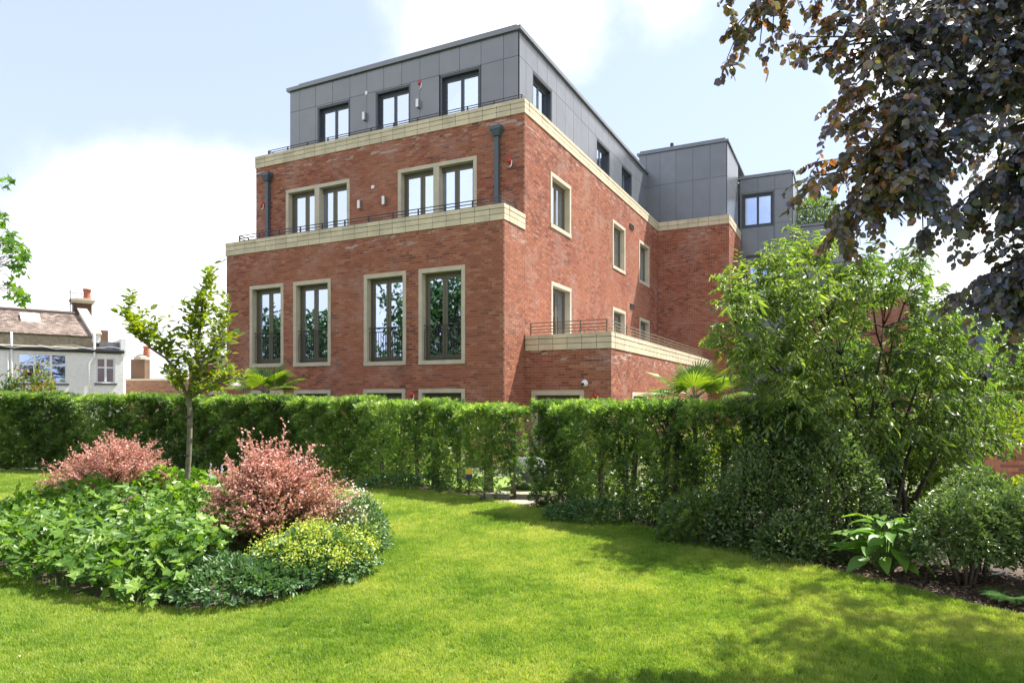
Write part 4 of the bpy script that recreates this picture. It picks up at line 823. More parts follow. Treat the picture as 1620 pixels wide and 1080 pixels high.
# ------------------------------------------------------------ copper beech overhanging from the right
def in_poly_px(poly, x, y): return inside(poly, np.array([x]), np.array([y]))[0]
def copper_beech():
    T0 = (7.6, 5.6)
    pl = Plant('copper_beech_tree', (*T0, 0), label='copper beech tree with dark purple leaves hanging over from the right', cat='tree')
    tr = [(T0[0], T0[1], 0), (T0[0] - .1, T0[1], 1.5), (T0[0] - .05, T0[1] - .1, 3.0), (T0[0] - .2, T0[1], 4.6), (T0[0] - .1, T0[1] - .1, 6.5), (T0[0] - .3, T0[1] + .1, 8.5)]
    pl.tube(tr, [.40, .34, .31, .27, .2, .1], 12)
    BP = [(1400, -60), (1392, 55), (1350, 115), (1318, 185), (1305, 240), (1285, 290), (1290, 330), (1312, 385), (1345, 405), (1372, 375), (1425, 375), (1455, 415), (1500, 455), (1535, 520), (1580, 575), (1720, 590), (1760, -60)]
    hubs = [at(1330, -60, 5.3), at(1420, 60, 5.2), at(1500, 150, 5.0), at(1560, -40, 5.1), at(1600, 250, 4.8), at(1450, 250, 5.1), at(1650, 420, 4.7), at(1700, 80, 5.0), at(1240, -70, 5.4)]
    zs = [5.6, 4.9, 4.2, 5.4, 3.7, 4.1, 3.1, 4.6, 6.2]; limbs = []
    for h, z in zip(hubs, zs): limbs.append(pl.limb((T0[0] - .1, T0[1], z), h, .085, .02, sag=.10, wob=.06, n=7, k=9))
    allp = [p for l in limbs for p in l[3:]]
    def cluster(c, r, ntw, nl, droop=.55):
        q = min(allp, key=lambda p: (p - c).length + (0 if p.z > c.z - .1 else .6)); b = pl.limb(q, c + Vector((0, 0, r * .25)), .010, .004, sag=.05, wob=.08, n=4, k=4)
        for i in range(ntw):
            st = b[random.randint(2, 4)]; d = Vector(rdir(1)[0]); d.z = d.z * .5 - .25; d += (c - q).normalized() * .5; pl.spray(st, d, r * random.uniform(.8, 1.5), nl, droop=droop, r=.002, spread=.8, up=.55)
    for (x, y, r) in ((1150, 25, .24), (1180, 70, .26), (1150, 112, .2), (1202, 92, .26), (1240, 55, .26), (1262, 18, .26), (1272, 78, .26), (1270, 112, .18), (1208, 12, .2), (1222, 75, .26), (1168, 55, .2), (1255, 95, .2), (1300, 20, .28), (1325, 62, .28), (1348, 100, .25), (1372, 40, .28), (1345, 5, .3), (1305, 50, .2), (1332, 120, .15)):
        cluster(at(x, y - 12, 5.2 + random.uniform(-.2, .1)), r * .6, 8, 9)
    n = 0
    while n < 245:
        x, y = random.uniform(1260, 1760), random.uniform(-60, 600)
        if not in_poly_px(BP, x, y): continue
        if ((x - 1530) / 46) ** 2 + ((y - 262) / 34) ** 2 < 1: continue
        if y > 300 and ((x - 1490) / 55) ** 2 + ((y - 415) / 26) ** 2 < 1: continue
        D = 5.25 - .35 * min(max((x - 1280) / 400, 0), 1) - .25 * min(max(y / 550, 0), 1) + random.uniform(-.4, .35)
        cluster(at(x, y - 12, D), random.uniform(.16, .26), 8, 11); n += 1
    # unseen crown above and right of frame, clusters placed to shade the lawn
    m_ = 0; SH = [(1.15, 4.75), (1.75, 5.6), (1.9, 6.6), (2.5, 7.3), (3.4, 6.3), (4.4, 5.0), (3.6, 3.8), (1.6, 3.9)]
    while m_ < 50:
        sx_, sy_, z = random.uniform(1, 4.5), random.uniform(3.8, 7.4), random.uniform(4.0, 6.2)
        if not inside(SH, np.array([sx_]), np.array([sy_]))[0]: continue
        c = Vector((sx_ + z * .562, sy_ + z * .325, z)); px, py = 810 + F_PX * c.x / c.y, HORIZON - F_PX * (z - EYE) / c.y
        if 0 < px < 1640 and py > -30 and not in_poly_px(BP, px, py): continue
        cluster(c, .27, 15, 10); m_ += 1
    m_ = 0
    while m_ < 45:
        c = Vector((random.uniform(4.0, 10.5), random.uniform(2.5, 9), random.uniform(3.4, 8.5)))
        if c.x < .74 * c.y and c.z < 1.9 + .60 * c.y: continue
        sx_, sy_ = c.x - .562 * c.z, c.y - .325 * c.z
        if sx_ < 1.4 + (sy_ - 4.9) * .57: continue
        if ((c.x - 6.6) / 4.2) ** 2 + ((c.y - 5.8) / 3.4) ** 2 + ((c.z - 5.8) / 2.8) ** 2 > 1: continue
        cluster(c, .42, 8, 10); m_ += 1
    def tint(P): return np.clip(rng.beta(1.5, 2.3, len(P)) + np.where(P[:, 0] < 2.7, .28, 0), 0, 1)
    pl.finish(T_ROUND, .056, M['l_beech'], M['bark_dark'], single=300, tint=tint)
copper_beech()

# ------------------------------------------------------------ young tree in the round bed
M['bark_sap'] = simple('sapling_bark', (.15, .135, .09), .85, var=.4, scale=18, bump=.5, bscale=60)
def sapling():
    b0 = at(294, 780, 9.7); b0.z = 0
    pl = Plant('young_magnolia_tree', b0, label='slender young tree with bright green leaves growing in the round flower bed', cat='tree')
    D = 9.7; A = lambda x, y, d=0: at(x, y, D + d)
    tr = [b0, A(294, 780), A(299, 720), A(301, 660), A(299, 625)]
    pl.tube(tr, [.044, .041, .038, .036, .034], 9)
    lead = [A(299, 625), A(311, 575), A(316, 520), A(322, 470), A(334, 436)]; pl.tube(lead, [.04, .03, .022, .014, .006], 6)
    l2 = [A(299, 625), A(318, 590, .2), A(342, 550, .3), A(356, 505, .3), A(366, 480, .3)]; pl.tube(l2, [.03, .022, .015, .01, .005], 5)
    l3 = [A(297, 632), A(282, 590), A(262, 566), A(238, 550), A(216, 528), A(204, 500), A(203, 478)]; pl.tube(l3, [.028, .022, .019, .016, .012, .008, .004], 5)
    l4 = [A(300, 630), A(330, 612, -.3), A(362, 598, -.5), A(395, 600, -.6)]; pl.tube(l4, [.022, .016, .01, .005], 5)
    l5 = [A(300, 632), A(285, 620, .3), A(268, 606, .5), A(262, 590, .6)]; pl.tube(l5, [.016, .012, .008, .004], 5)
    l6 = [A(304, 605), A(322, 570, -.4), A(350, 545, -.6), A(372, 540, -.7)]; pl.tube(l6, [.02, .014, .009, .004], 5)
    paths = [lead, l2, l3, l4, l5, l6]; allp = []
    for p in paths:
        for i in range(len(p) - 1):
            for t in (0, .33, .66): allp.append((p[i].lerp(p[i + 1], t), (p[i + 1] - p[i]).normalized()))
        allp.append((p[-1], (p[-1] - p[-2]).normalized()))
    cl = [(334, 436, 3), (330, 455, 4), (322, 478, 5), (345, 470, 4), (305, 492, 4), (290, 500, 4), (330, 500, 6), (355, 492, 4), (312, 515, 6), (295, 520, 5), (340, 520, 6), (360, 515, 4), (280, 540, 5), (300, 548, 5), (345, 545, 6), (362, 545, 5), (375, 548, 4), (270, 560, 4), (286, 572, 5), (322, 565, 3), (345, 570, 5), (365, 570, 4), (270, 590, 4), (262, 600, 4), (290, 600, 5), (320, 600, 6), (345, 598, 6), (368, 595, 5), (335, 620, 4), (360, 612, 4), (310, 625, 4), (300, 585, 4), (390, 602, 3), (385, 618, 2),
          (203, 480, 4), (196, 500, 4), (208, 515, 4), (200, 525, 3), (222, 522, 4), (240, 512, 3), (215, 538, 3), (245, 535, 3), (255, 520, 3), (232, 540, 3), (262, 545, 3)]
    for (x, y, k) in cl:
        for j in range(int(k * 2.3 + .5)):
            c = A(x + random.uniform(-9, 9), y + random.uniform(-9, 9), random.uniform(-.45, .45)); q, d = min(allp, key=lambda a: (a[0] - c).length + (.25 if a[0].z > c.z else 0))
            dd = (c - q) + Vector((0, 0, .12)); L_ = max(.12, dd.length * 1.05); pl.spray(q, dd, min(L_, .5), 5, droop=-.1, spread=.75, r=.004, up=.7)
    pl.finish(T_OVAL, .097, M['l_sap'], M['bark_sap'], single=300, sv=.2)
    # cable tie bands on the stem
    for z in (.95, 1.5):
        q = Vector(b0).lerp(A(300, 640), z / 1.7); b = MB(); b.lathe([(.045, -.012), (.049, 0), (.045, .012)], (q.x - b0.x, q.y - b0.y, z), 12); b.build('tree_tie', M['black'], pl.root)
sapling()

# ------------------------------------------------------------ maple branch at the left edge
def maple_tree():
    pl = Plant('maple_tree', (-8.6, 6.4, 0), label='maple branch with lobed green leaves hanging in at the left edge', cat='tree')
    pl.tube([(-8.6, 6.4, 0), (-8.55, 6.4, 2), (-8.65, 6.45, 4), (-8.6, 6.4, 6.5)], [.2, .17, .14, .07], 9)
    D = 7.6
    a = pl.limb((-8.6, 6.4, 3.9), at(-40, 300, D), .04, .02); b = pl.limb((-8.6, 6.4, 3.2), at(-30, 440, D), .03, .012)
    for (x, y, k, base) in ((0, 285, 3, a), (-5, 340, 4, a), (5, 375, 5, b), (18, 385, 5, b), (28, 400, 5, b), (12, 410, 5, b), (24, 420, 4, b), (5, 440, 3, b), (15, 458, 4, b), (26, 462, 4, b), (-25, 400, 6, b), (-40, 360, 6, a), (-60, 300, 8, a), (-60, 420, 6, b), (-90, 350, 8, a), (8, 395, 5, b), (-100, 250, 8, a), (-120, 180, 8, a)):
        for j in range(int(k * 1.6)):
            c = at(x + random.uniform(-9, 9), y + random.uniform(-9, 9), D + random.uniform(-.25, .25)); q = base[random.randint(4, 6)]; d = c - q
            pts = pl.limb(q, c, .004, .002, wob=.08, n=3, k=3); pl.spray(pts[-1], d + Vector((0, 0, -.1)), .07, 3, droop=.4, r=.002, spread=.9)
    for i in range(60): 
        q = Vector((-8.6, 6.4, random.uniform(3.5, 7))); e = q + Vector(rdir(1)[0]) * 1.6
        if e.x > -.86 * e.y and e.z < 7.2: continue
        pts = pl.limb(q, e, .02, .005, n=4); 
        for j in range(5): pl.spray(pts[random.randint(3, 6)], Vector(rdir(1)[0]), .4, 7, droop=.3, r=.003)
    pl.finish(T_MAPLE, .105, M['l_maple'], M['bark'], single=150)
maple_tree()

# ------------------------------------------------------------ the many-stemmed tree with drooping narrow leaves
def green_tree():
    base = Vector((4.85, 8.8, 0))
    pl = Plant('many_stemmed_tree', base, label='broad many-stemmed small tree with drooping narrow leaves, right of the brick building', cat='tree')
    D = 8.9; tips = []
    outl = [(1128, 520), (1150, 470), (1148, 425), (1180, 425), (1215, 405), (1240, 372), (1262, 360), (1290, 372), (1312, 380), (1310, 420), (1345, 415), (1365, 395), (1400, 410), (1440, 395), (1460, 420), (1490, 455), (1530, 500), (1560, 560), (1600, 600), (1612, 690), (1560, 720), (1500, 730), (1440, 760), (1380, 760), (1320, 740), (1250, 700), (1200, 620), (1165, 590)]
    stems = [((1170, 520), -.3), ((1235, 440), .1), ((1262, 385), .2), ((1300, 440), -.2), ((1370, 420), .3), ((1445, 430), .1), ((1500, 500), .0), ((1560, 600), -.3), ((1215, 570), -.4), ((1400, 520), -.5), ((1330, 560), -.6), ((1480, 600), -.4)]
    paths = []
    for i, ((x, y), dd) in enumerate(stems):
        e = at(x, y, D + dd); s = base + Vector((random.uniform(-.5, .45), random.uniform(-.2, .2), 0)); m_ = s.lerp(e, .45) + Vector(((s.x - e.x) * .22, 0, .1)); pts = []
        for k in range(9): t = k / 8; p = s * (1 - t) ** 2 + m_ * 2 * t * (1 - t) + e * t * t; pts.append(p + Vector(rdir(1)[0]) * .03)
        pl.tube(pts, [.033 * (1 - t / 8 * .8) for t in range(9)], 6); paths += pts[3:]
    n = 0
    while n < 480:
        x, y = random.uniform(1120, 1615), random.uniform(355, 740)
        if not in_poly_px(outl, x, y): continue
        if ((x - 1400) / 22) ** 2 + ((y - 530) / 40) ** 2 < 1 or (((x - 1345) / 35) ** 2 + ((y - 560) / 22) ** 2 < 1 and random.random() < .7): continue
        c = at(x, y, D + random.uniform(-1.1, .9)); q = min(paths, key=lambda p: (p - c).length + (0 if p.z < c.z + .1 else .5)); b = pl.limb(q, c, .007, .003, n=3, k=4, wob=.07)
        for i in range(5):
            st = b[random.randint(2, 4)]; d = Vector(rdir(1)[0]) * .8 + (c - q).normalized() + Vector((0, 0, .1)); pl.spray(st, d, random.uniform(.2, .36), 9, droop=.75, r=.0025, spread=.6, up=.3)
        n += 1
    for (x0, y0, x1, y1) in ((1250, 430, 1262, 362), (1285, 430, 1305, 375), (1185, 480, 1170, 415), (1215, 450, 1222, 398), (1150, 560, 1128, 520), (1365, 450, 1372, 392), (1440, 440, 1452, 392), (1160, 490, 1150, 440)):
        for k in range(4):
            a, b = at(x0 + random.uniform(-14, 14), y0, D + random.uniform(-.3, .3)), at(x1 + random.uniform(-12, 12), y1 + random.uniform(0, 14), D + random.uniform(-.3, .3)); pts = pl.limb(a, b, .006, .002, n=3, wob=.06)
            for p in pts[1:]: pl.spray(p, (b - a) + Vector(rdir(1)[0]) * .3, .16, 6, droop=.6, r=.002, spread=.6, up=.3)
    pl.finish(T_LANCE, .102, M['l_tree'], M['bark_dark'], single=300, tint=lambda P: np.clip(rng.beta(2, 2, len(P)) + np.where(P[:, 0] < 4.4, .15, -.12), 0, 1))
green_tree()

# ------------------------------------------------------------ palms behind the hedge
def palm(c, h, fans, R_, label, aim=None):
    root = link('fan_palm', None, label=label, cat='palm', group=None); root.location = (c[0], c[1], 0)
    t = MB(); t.tube([(0, 0, 0), (.02, 0, h * .5), (0, 0, h)], [.13, .12, .1], 9); t.build('trunk', M['bark'], root, smooth=True)
    for (az, el, ln) in fans:
        az, el = R(az), R(el); d = Vector((math.cos(az) * math.cos(el), math.sin(az) * math.cos(el), math.sin(el))); base = Vector((0, 0, h - .1)); tip = base + d * ln
        up = Vector((0, 0, 1)); s = d.cross(up).normalized(); nrm = s.cross(d).normalized(); b = MB(); b.tube([base, base.lerp(tip, .5) + Vector((0, 0, .03)), tip], [.012, .009, .007], 4)
        nb = 34; V = []; F = []
        for k in range(nb):
            a = R(-118 + 236 * k / (nb - 1)); dd = d * math.cos(a) + s * math.sin(a); sd = (-d * math.sin(a) + s * math.cos(a)); rl = R_ * (1 - .2 * abs(a) / 2) * random.uniform(.92, 1.04); i0 = len(V); w = .021
            q1 = tip + dd * rl * .5; q2 = tip + dd * rl - Vector((0, 0, .10 * rl)) - nrm * .05; fold = nrm * .012
            V += [tip, q1 + sd * w, q1 - fold, q1 - sd * w, q2]; F += [[i0, i0 + 2, i0 + 1], [i0, i0 + 3, i0 + 2], [i0 + 1, i0 + 2, i0 + 4], [i0 + 2, i0 + 3, i0 + 4]]
        b.add([tuple(v) for v in V], T=F); me = b.mesh('fan_leaf', M['l_palm']); at_ = me.attributes.new('tint', 'FLOAT', 'FACE'); at_.data.foreach_set('value', rng.random(len(me.polygons)).astype(np.float32)); link('fan_leaf', me, root)
    return root
c = at(1100, 600, 13.2); palm((c.x, c.y), 1.85, [(100, 62, .35), (165, 35, .55), (20, 32, .65), (150, 70, .3), (50, 70, .4), (-20, 10, .6), (200, 8, .7), (250, 40, .4), (300, 30, .5), (340, 48, .45), (120, 15, .6)], .62, 'fan palm with glowing yellow-green fronds in front of the low brick terrace')
c = at(420, 600, 16.9); palm((c.x, c.y), 2.05, [(95, 60, .3), (170, 20, .55), (10, 22, .6), (140, 55, .4), (40, 60, .4), (-30, 10, .5), (210, 8, .55), (260, 40, .3), (330, 38, .45)], .6, 'fan palm poking above the hedge at the left corner of the building')
c = at(1290, 625, 13.5); palm((c.x, c.y), 1.6, [(95, 55, .3), (170, 25, .5), (10, 22, .5), (140, 50, .4), (250, 40, .3), (330, 30, .4)], .55, 'small fan palm half hidden behind the many-stemmed tree')

# ------------------------------------------------------------ round bed planting
def bed_height(x, y):
    de = dist_edge(BED, x, y); return (.30 + .27 * np.clip(de / 1.0, 0, 1) ** .7) * (1 + .26 * np.sin(x * 2.3 + y) * np.sin(y * 3.1 - x) + .2 * np.sin(x * 6 + 1) * np.sin(y * 5.3))
S1C, S2C = (-2.74, 7.65), (-6.12, 10.4)
def bed_leaves():
    root = link('broad_leaved_plants', None, label='mass of broad lobed green leaves filling the left of the round bed', cat='plants'); root.location = (-4.6, 8.2, 0)
    n = 10500; x = -8.2 + rng.random(n * 3) * 6.9; y = 5.4 + rng.random(n * 3) * 6; ok = inside(BED, x, y) & (np.hypot(x - S1C[0], y - S1C[1]) > .4) & (x < -2.1 - .0 * y + .0) & ~((y < 7.3) & (x > -2.75)) & ((x < -2.9) | (y > 8.2)); x, y = x[ok][:n], y[ok][:n]; n = len(x)
    hgt = bed_height(x, y); lay = rng.random(n) ** .45; z = hgt * (.25 + .75 * lay) + rng.normal(size=n) * .025; z = np.maximum(z, .03)
    out = np.column_stack([x + 4.6, y - 8.4, np.zeros(n)]); out = norm(out); x = x + out[:, 0] * .10; y = y + out[:, 1] * .10; z = np.where(lay < .35, z * .55, z); a = rng.random(n) * 6.283
    X = np.column_stack([np.cos(a), np.sin(a), rng.normal(size=n) * .35 - .25]) + out * .5; Nn = np.column_stack([rng.normal(size=n) * .8, rng.normal(size=n) * .8, np.full(n, 1.0)]) + out * .3
    S = .15 * (.5 + rng.random(n) * .75) * (.8 + .2 * lay)
    foliage(root, T_LOBED, np.column_stack([x, y, z]), X, Nn, S, M['l_bed'], np.clip(rng.beta(2, 2.3, n) + .12 * (lay - .5), 0, 1), single=300)
    b = MB(); 
    for i in rng.choice(n, 700, replace=False):
        h = z[i]; b.tube([(x[i] * .98 + 4.6 - .09, y[i] - 8.2, 0), (x[i] + 4.6 - .01, y[i] - 8.2, h * .6), (x[i] + 4.6, y[i] - 8.2, h - .01)], [.005, .004, .003], 3)
    b.build('leaf_stalks', M['stem_g'], root, kind='stuff')
bed_leaves()
def berberis(name, label, c, R_, H, n, ph):
    root = link(name, None, label=label, cat='shrub', group='pink-leaved barberry shrubs'); root.location = (c[0], c[1], 0); w = MB(); LP = []; LX = []; 
    for k in range(n):
        az = rng.random() * 6.283; sp = rng.random() ** .62; e = Vector((math.cos(az) * R_ * sp * (1 + .16 * math.sin(az * 3 + ph)), math.sin(az) * R_ * sp, H * (1.02 - .62 * sp ** 2.2) * random.uniform(.72, 1.0) + (.22 * H if random.random() < .09 else 0)))
        m_ = Vector((e.x * .35, e.y * .35, e.z * .72)); s = Vector((math.cos(az) * .1, math.sin(az) * .1, 0)); pts = [s * (1 - t) ** 2 + m_ * 2 * t * (1 - t) + e * t * t for t in (0, .2, .4, .6, .8, 1)]
        w.tube(pts, [.006, .005, .004, .003, .0025, .0015], 3)
        L_ = sum((pts[i + 1] - pts[i]).length for i in range(5)); nl = int(L_ / .013)
        for j in range(nl):
            t = .18 + .82 * (j + .5) / nl; tt = t * 5; i = min(int(tt), 4); q = pts[i].lerp(pts[i + 1], tt - i); ax = (pts[i + 1] - pts[i]).normalized(); LP.append(q); LX.append(ax * .6 + Vector(rdir(1)[0]))
            if j % 9 == 0 and t > .5:
                d2 = Vector(rdir(1)[0]) + ax * .8; d2.z = abs(d2.z) * .8; d2.normalize()
                for u in range(5): LP.append(q + d2 * .022 * (u + 1)); LX.append(d2 * .4 + Vector(rdir(1)[0]))
    w.build('stems', M['bark'], root, kind='stuff'); P = np.array([tuple(p) for p in LP]) + np.array([c[0], c[1], 0]); X = np.array([tuple(p) for p in LX]); m_ = len(P)
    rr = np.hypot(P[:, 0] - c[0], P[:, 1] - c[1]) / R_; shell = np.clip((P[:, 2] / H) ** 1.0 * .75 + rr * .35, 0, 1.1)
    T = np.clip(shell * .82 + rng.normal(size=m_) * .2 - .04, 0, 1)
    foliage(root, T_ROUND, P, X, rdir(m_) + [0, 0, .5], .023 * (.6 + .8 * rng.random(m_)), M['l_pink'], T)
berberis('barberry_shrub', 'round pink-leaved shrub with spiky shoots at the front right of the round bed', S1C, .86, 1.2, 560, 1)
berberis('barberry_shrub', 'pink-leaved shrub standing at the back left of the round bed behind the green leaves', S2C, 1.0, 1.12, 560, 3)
mound('lime_flowered_plant', 'low mound of lime yellow flowers and pale green leaves at the bed\'s right rim', (-1.98, 6.75), .58, .62, .42, 2600, M['l_small'], T_ROUND, .05, cat='plant', stems=0, tone=.2)
def sprays(name, label, c, rx, ry, h, n, m, sz, per, cat='flowers', hh=.12):
    root = link(name, None, label=label, cat=cat); root.location = (c[0], c[1], 0); P = []; st = MB()
    for i in range(n):
        a = rng.random() * 6.283; r = rng.random() ** .5; x, y = math.cos(a) * rx * r, math.sin(a) * ry * r; z = h * (1.02 - .45 * r * r) * random.uniform(.8, 1.05)
        st.tube([(x * .8, y * .8, z * .3), (x, y, z)], [.003, .0015], 3)
        for k in range(per): q = rng.normal(size=3) * [hh * .35, hh * .35, hh * .3]; P.append((c[0] + x + q[0], c[1] + y + q[1], z + q[2]))
    st.build('flower_stalks', M['stem_g'], root, kind='stuff'); P = np.array(P); n_ = len(P); foliage(root, T_ROUND, P, rdir(n_), rdir(n_) + [0, 0, .8], sz * (.6 + .8 * rng.random(n_)), m, rng.random(n_), name='petals')
sprays('lime_flowers', 'frothy lime yellow flower heads above the low mound at the bed\'s right rim', (-1.98, 6.72), .6, .6, .47, 150, M['l_lime'] , .021, 34, hh=.14)
mound('small_leaved_plant', 'low dark green small-leaved carpet at the front of the round bed', (-2.5, 6.25), .82, .66, .26, 5600, M['l_small'], T_OVAL, .055, cat='plant', stems=0)
mound('small_leaved_plant', 'blue-green small-leaved plant between the pink shrub and the bed edge', (-1.85, 7.9), .42, .55, .6, 2200, M['l_small'], T_OVAL, .045, cat='plant', stems=0, tone=.1)
sprays('white_flowers', 'pale pinkish white flowers right of the round pink shrub', (-1.86, 7.85), .34, .5, .72, 34, M['fl_white'], .024, 14, hh=.13)
q = ground(150, 905); sprays('pink_flowers', 'pink flower heads over the broad green leaves on the left', (-4.75, 8.35), .45, .4, .56, 13, M['fl_pink'], .03, 26, hh=.10)
sprays('pink_flowers', 'small pink flower heads between the two pink shrubs in the bed', (-3.7, 8.75), .5, .35, .58, 7, M['fl_pink'], .026, 20, hh=.09)
root = link('blue_flower_spikes', None, label='pale blue flower spikes behind the bed beside the slender tree', cat='flowers'); root.location = (-4.3, 10.3, 0); P = []
for i in range(9):
    x, y = rng.normal() * .16, rng.normal() * .14; h = random.uniform(.62, .85); b = MB(); b.tube([(x, y, 0), (x, y, h)], [.005, .003], 4); b.build('flower_stem', M['stem_g'], root)
    for k in range(70): t = k / 70; P.append((-4.3 + x + rng.normal() * .012 * (1.3 - t), 10.3 + y + rng.normal() * .012, h * (.66 + .36 * t)))
P = np.array(P); foliage(root, T_ROUND, P, rdir(len(P)), rdir(len(P)), .016 * np.ones(len(P)), M['fl_blue'], rng.random(len(P)), name='petals')

# ------------------------------------------------------------ shrubs of the right border
mound('glossy_shrub', 'large dark glossy-leaved shrub under the many-stemmed tree', (3.6, 7.95), .95, .7, 1.42, 9500, M['l_shrub'], T_OVAL, .048, tone=.05)
mound('glossy_shrub', 'dark glossy shrub in the shade between the hedge and the many-stemmed tree', (2.95, 8.0), .62, .5, 1.2, 6000, M['l_shrub'], T_OVAL, .045, tone=.0)
mound('glossy_shrub', 'low bluish green glossy shrub with bare forked stems at the right border', (4.3, 6.4), .55, .45, .84, 7000, M['l_shrub'], T_OVAL, .045, tone=.15, lift=.32, stems=9)
mound('glossy_shrub', 'low bluish glossy shrub reaching out of the frame on the right', (5.0, 6.3), .72, .55, .88, 6500, M['l_shrub'], T_OVAL, .045, tone=.12, lift=.3, stems=9)
mound('glossy_shrub', 'taller forked glossy shrub between the broad-leaved plant and the right edge', (4.75, 6.85), .5, .45, .98, 4200, M['l_shrub'], T_OVAL, .05, tone=.1, lift=.35, stems=7)
mound('glossy_shrub', 'small dark shrub at the soil edge left of the broad-leaved plant', (3.05, 7.35), .42, .3, .5, 2600, M['l_shrub'], T_OVAL, .045, tone=.0)
mound('laurel_shrub', 'bright backlit green shrub behind the trunks of the many-stemmed tree', (5.6, 9.8), 1.2, .8, 1.35, 6500, M['l_tree'], T_OVAL, .09, tone=.1)
mound('low_yew_shrub', 'thin low shrub at the foot of the shaded hedge', (2.35, 8.25), .5, .3, .55, 2600, M['l_yew'], T_FROND, .08, tone=-.1)
mound('ivy_patch', 'low leafy undergrowth filling the foot of the hedge right of the gap', (1.35, 9.62), .9, .35, .3, 2600, M['l_small'], T_OVAL, .05, cat='plants', stems=0)
mound('ivy_patch', 'low leafy undergrowth at the foot of the lighter hedge section', (-1.6, 13.1), 1.3, .35, .3, 2600, M['l_small'], T_OVAL, .05, cat='plants', stems=0)
def broad_plant(c):
    root = link('broad_leaved_perennial', None, label='lush light green plant with long pointed leaves on the border soil', cat='plant'); root.location = (c[0], c[1], 0); V = []; 
    ml = [];
    for v in range(4):
        n = 7; V = []; 
        for i in range(n + 1):
            t = i / n; w = .20 * math.sin(math.pi * t ** .8) ** .9 + .004; zz = -.55 * t * t + .25 * t; wv = .02 * math.sin(t * 9 + v)
            V += [(t, w, zz + .05 + wv), (t, 0, zz), (t, -w, zz + .05 - wv)]
        Q = []; 
        for i in range(n): Q += [[3 * i, 3 * i + 1, 3 * i + 4, 3 * i + 3], [3 * i + 1, 3 * i + 2, 3 * i + 5, 3 * i + 4]]
        ml.append(np_mesh('leaf', V, np.array(Q), M['l_perennial'], tint=np.full(len(Q), .2 + .2 * v), smooth=True))
    for k in range(46):
        lay = k / 46; az = k * 2.39996; h = .12 + .46 * lay * random.uniform(.8, 1.1); r = .10 + .10 * (1 - lay); o = link('leaf', ml[k % 4], root); s = random.uniform(.28, .42) * (1 - .25 * lay)
        o.location = (math.cos(az) * r, math.sin(az) * r, h); o.rotation_euler = (random.uniform(-.3, .3), random.uniform(-.5, .25), az + random.uniform(-.3, .3)); o.scale = (s, s, s)
        b = MB(); b.tube([(math.cos(az) * .03, math.sin(az) * .03, 0), (math.cos(az) * r, math.sin(az) * r, h)], [.008, .005], 4); b.build('stem', M['stem_g'], root)
M['l_perennial'] = leaf_mat('perennial_leaf', [(.09, .2, .04), (.14, .28, .045), (.2, .34, .06)], trans=.4, tcol=(1.4, 1.4, .4))
q = ground(1385, 895); broad_plant((3.78, 6.82))
M['l_fern'] = leaf_mat('fern_leaf', [(.05, .12, .03), (.09, .18, .04)], trans=.3, rough=.8, spec=.1)
def fern(c, label):
    root = link('fern', None, label=label, cat='fern'); root.location = (c[0], c[1], 0)
    for k in range(14):
        az = k * 2.4; L_ = random.uniform(.22, .3); V = []; F = []
        for i in range(22):
            t = (i + 1) / 23; x = L_ * t; z = L_ * (.9 * t - .75 * t * t) + .03; w = .10 * math.sin(math.pi * (t * .85 + .12)) 
            for sg in (1, -1): k0 = len(V); V += [(x, 0, z), (x + .012, sg * w, z - .015), (x - .010, sg * w * .5, z - .005)]; F.append([k0, k0 + 1, k0 + 2])
        me = np_mesh('frond', V, np.array(F), M['l_fern'], tint=rng.random(len(F))); o = link('frond', me, root); o.rotation_euler = (0, 0, az)
q = ground(1600, 955); fern((q.x, q.y), 'small fern on the soil at the right edge of the picture')

# hose on the border soil
b = MB(); pts = [ground(x, y) + Vector((0, 0, .012)) for (x, y) in ((1425, 918), (1455, 922), (1490, 915), (1530, 908), (1560, 915), (1590, 905))]; b.tube(pts, .011, 6); b.build('hose', M['black'], None, smooth=True, label='black irrigation hose lying on the soil of the right border', cat='hose')

# ------------------------------------------------------------ gap in the hedge: stepping stone, path, lawn beyond, boulder, post lamp
def slab(name, pts, z0, z1, m, **k):
    n = len(pts); V = [(p[0], p[1], z0) for p in pts] + [(p[0], p[1], z1) for p in pts]; b = MB(); T = [[n, n + i, n + i + 1] for i in range(1, n - 1)]; b.add(V, [[i, (i + 1) % n, n + (i + 1) % n, n + i] for i in range(n)], T); return b.build(name, m, **k)
q = ground(815, 797); slab('stepping_stone', [(q.x + .34 * math.cos(a) * (1 + .1 * math.sin(3 * a)), q.y + .26 * math.sin(a)) for a in np.arange(0, 6.28, .5)], -.01, .035, M['paving'], label='rounded pale stepping stone in the gap between the hedges', cat='stepping stone')
q = ground(812, 786); slab('stone_step', [(q.x - .5, q.y - .1), (q.x + .5, q.y - .15), (q.x + .5, q.y + .15), (q.x - .5, q.y + .2)], -.01, .07, M['paving'], label='pale stone step at the far side of the hedge gap', cat='step')
poly_obj('far_lawn', [(-6, 17.3), (-3.4, 15.6), (-.9, 13.1), (.4, 12.7), (2.5, 12.2), (2.3, 13.6), (-2, 16.6)], -.006, simple('turf', (.16, .24, .04), .9, var=.2, scale=9, bump=.6))
b = MB(); V = []; 
prof = [(.0, .62), (.2, .6), (.36, .48), (.42, .3), (.38, .1), (.3, 0)]; b.lathe(prof, n=14); o = b.build('boulder', simple('slate_grey', (.14, .15, .16), .7, var=.3, bump=.5), None, smooth=True, label='dark rounded stone planter seen through the gap in the hedge', cat='planter'); q = at(830, 700, 13.4); o.location = (q.x + .1, q.y, 0)
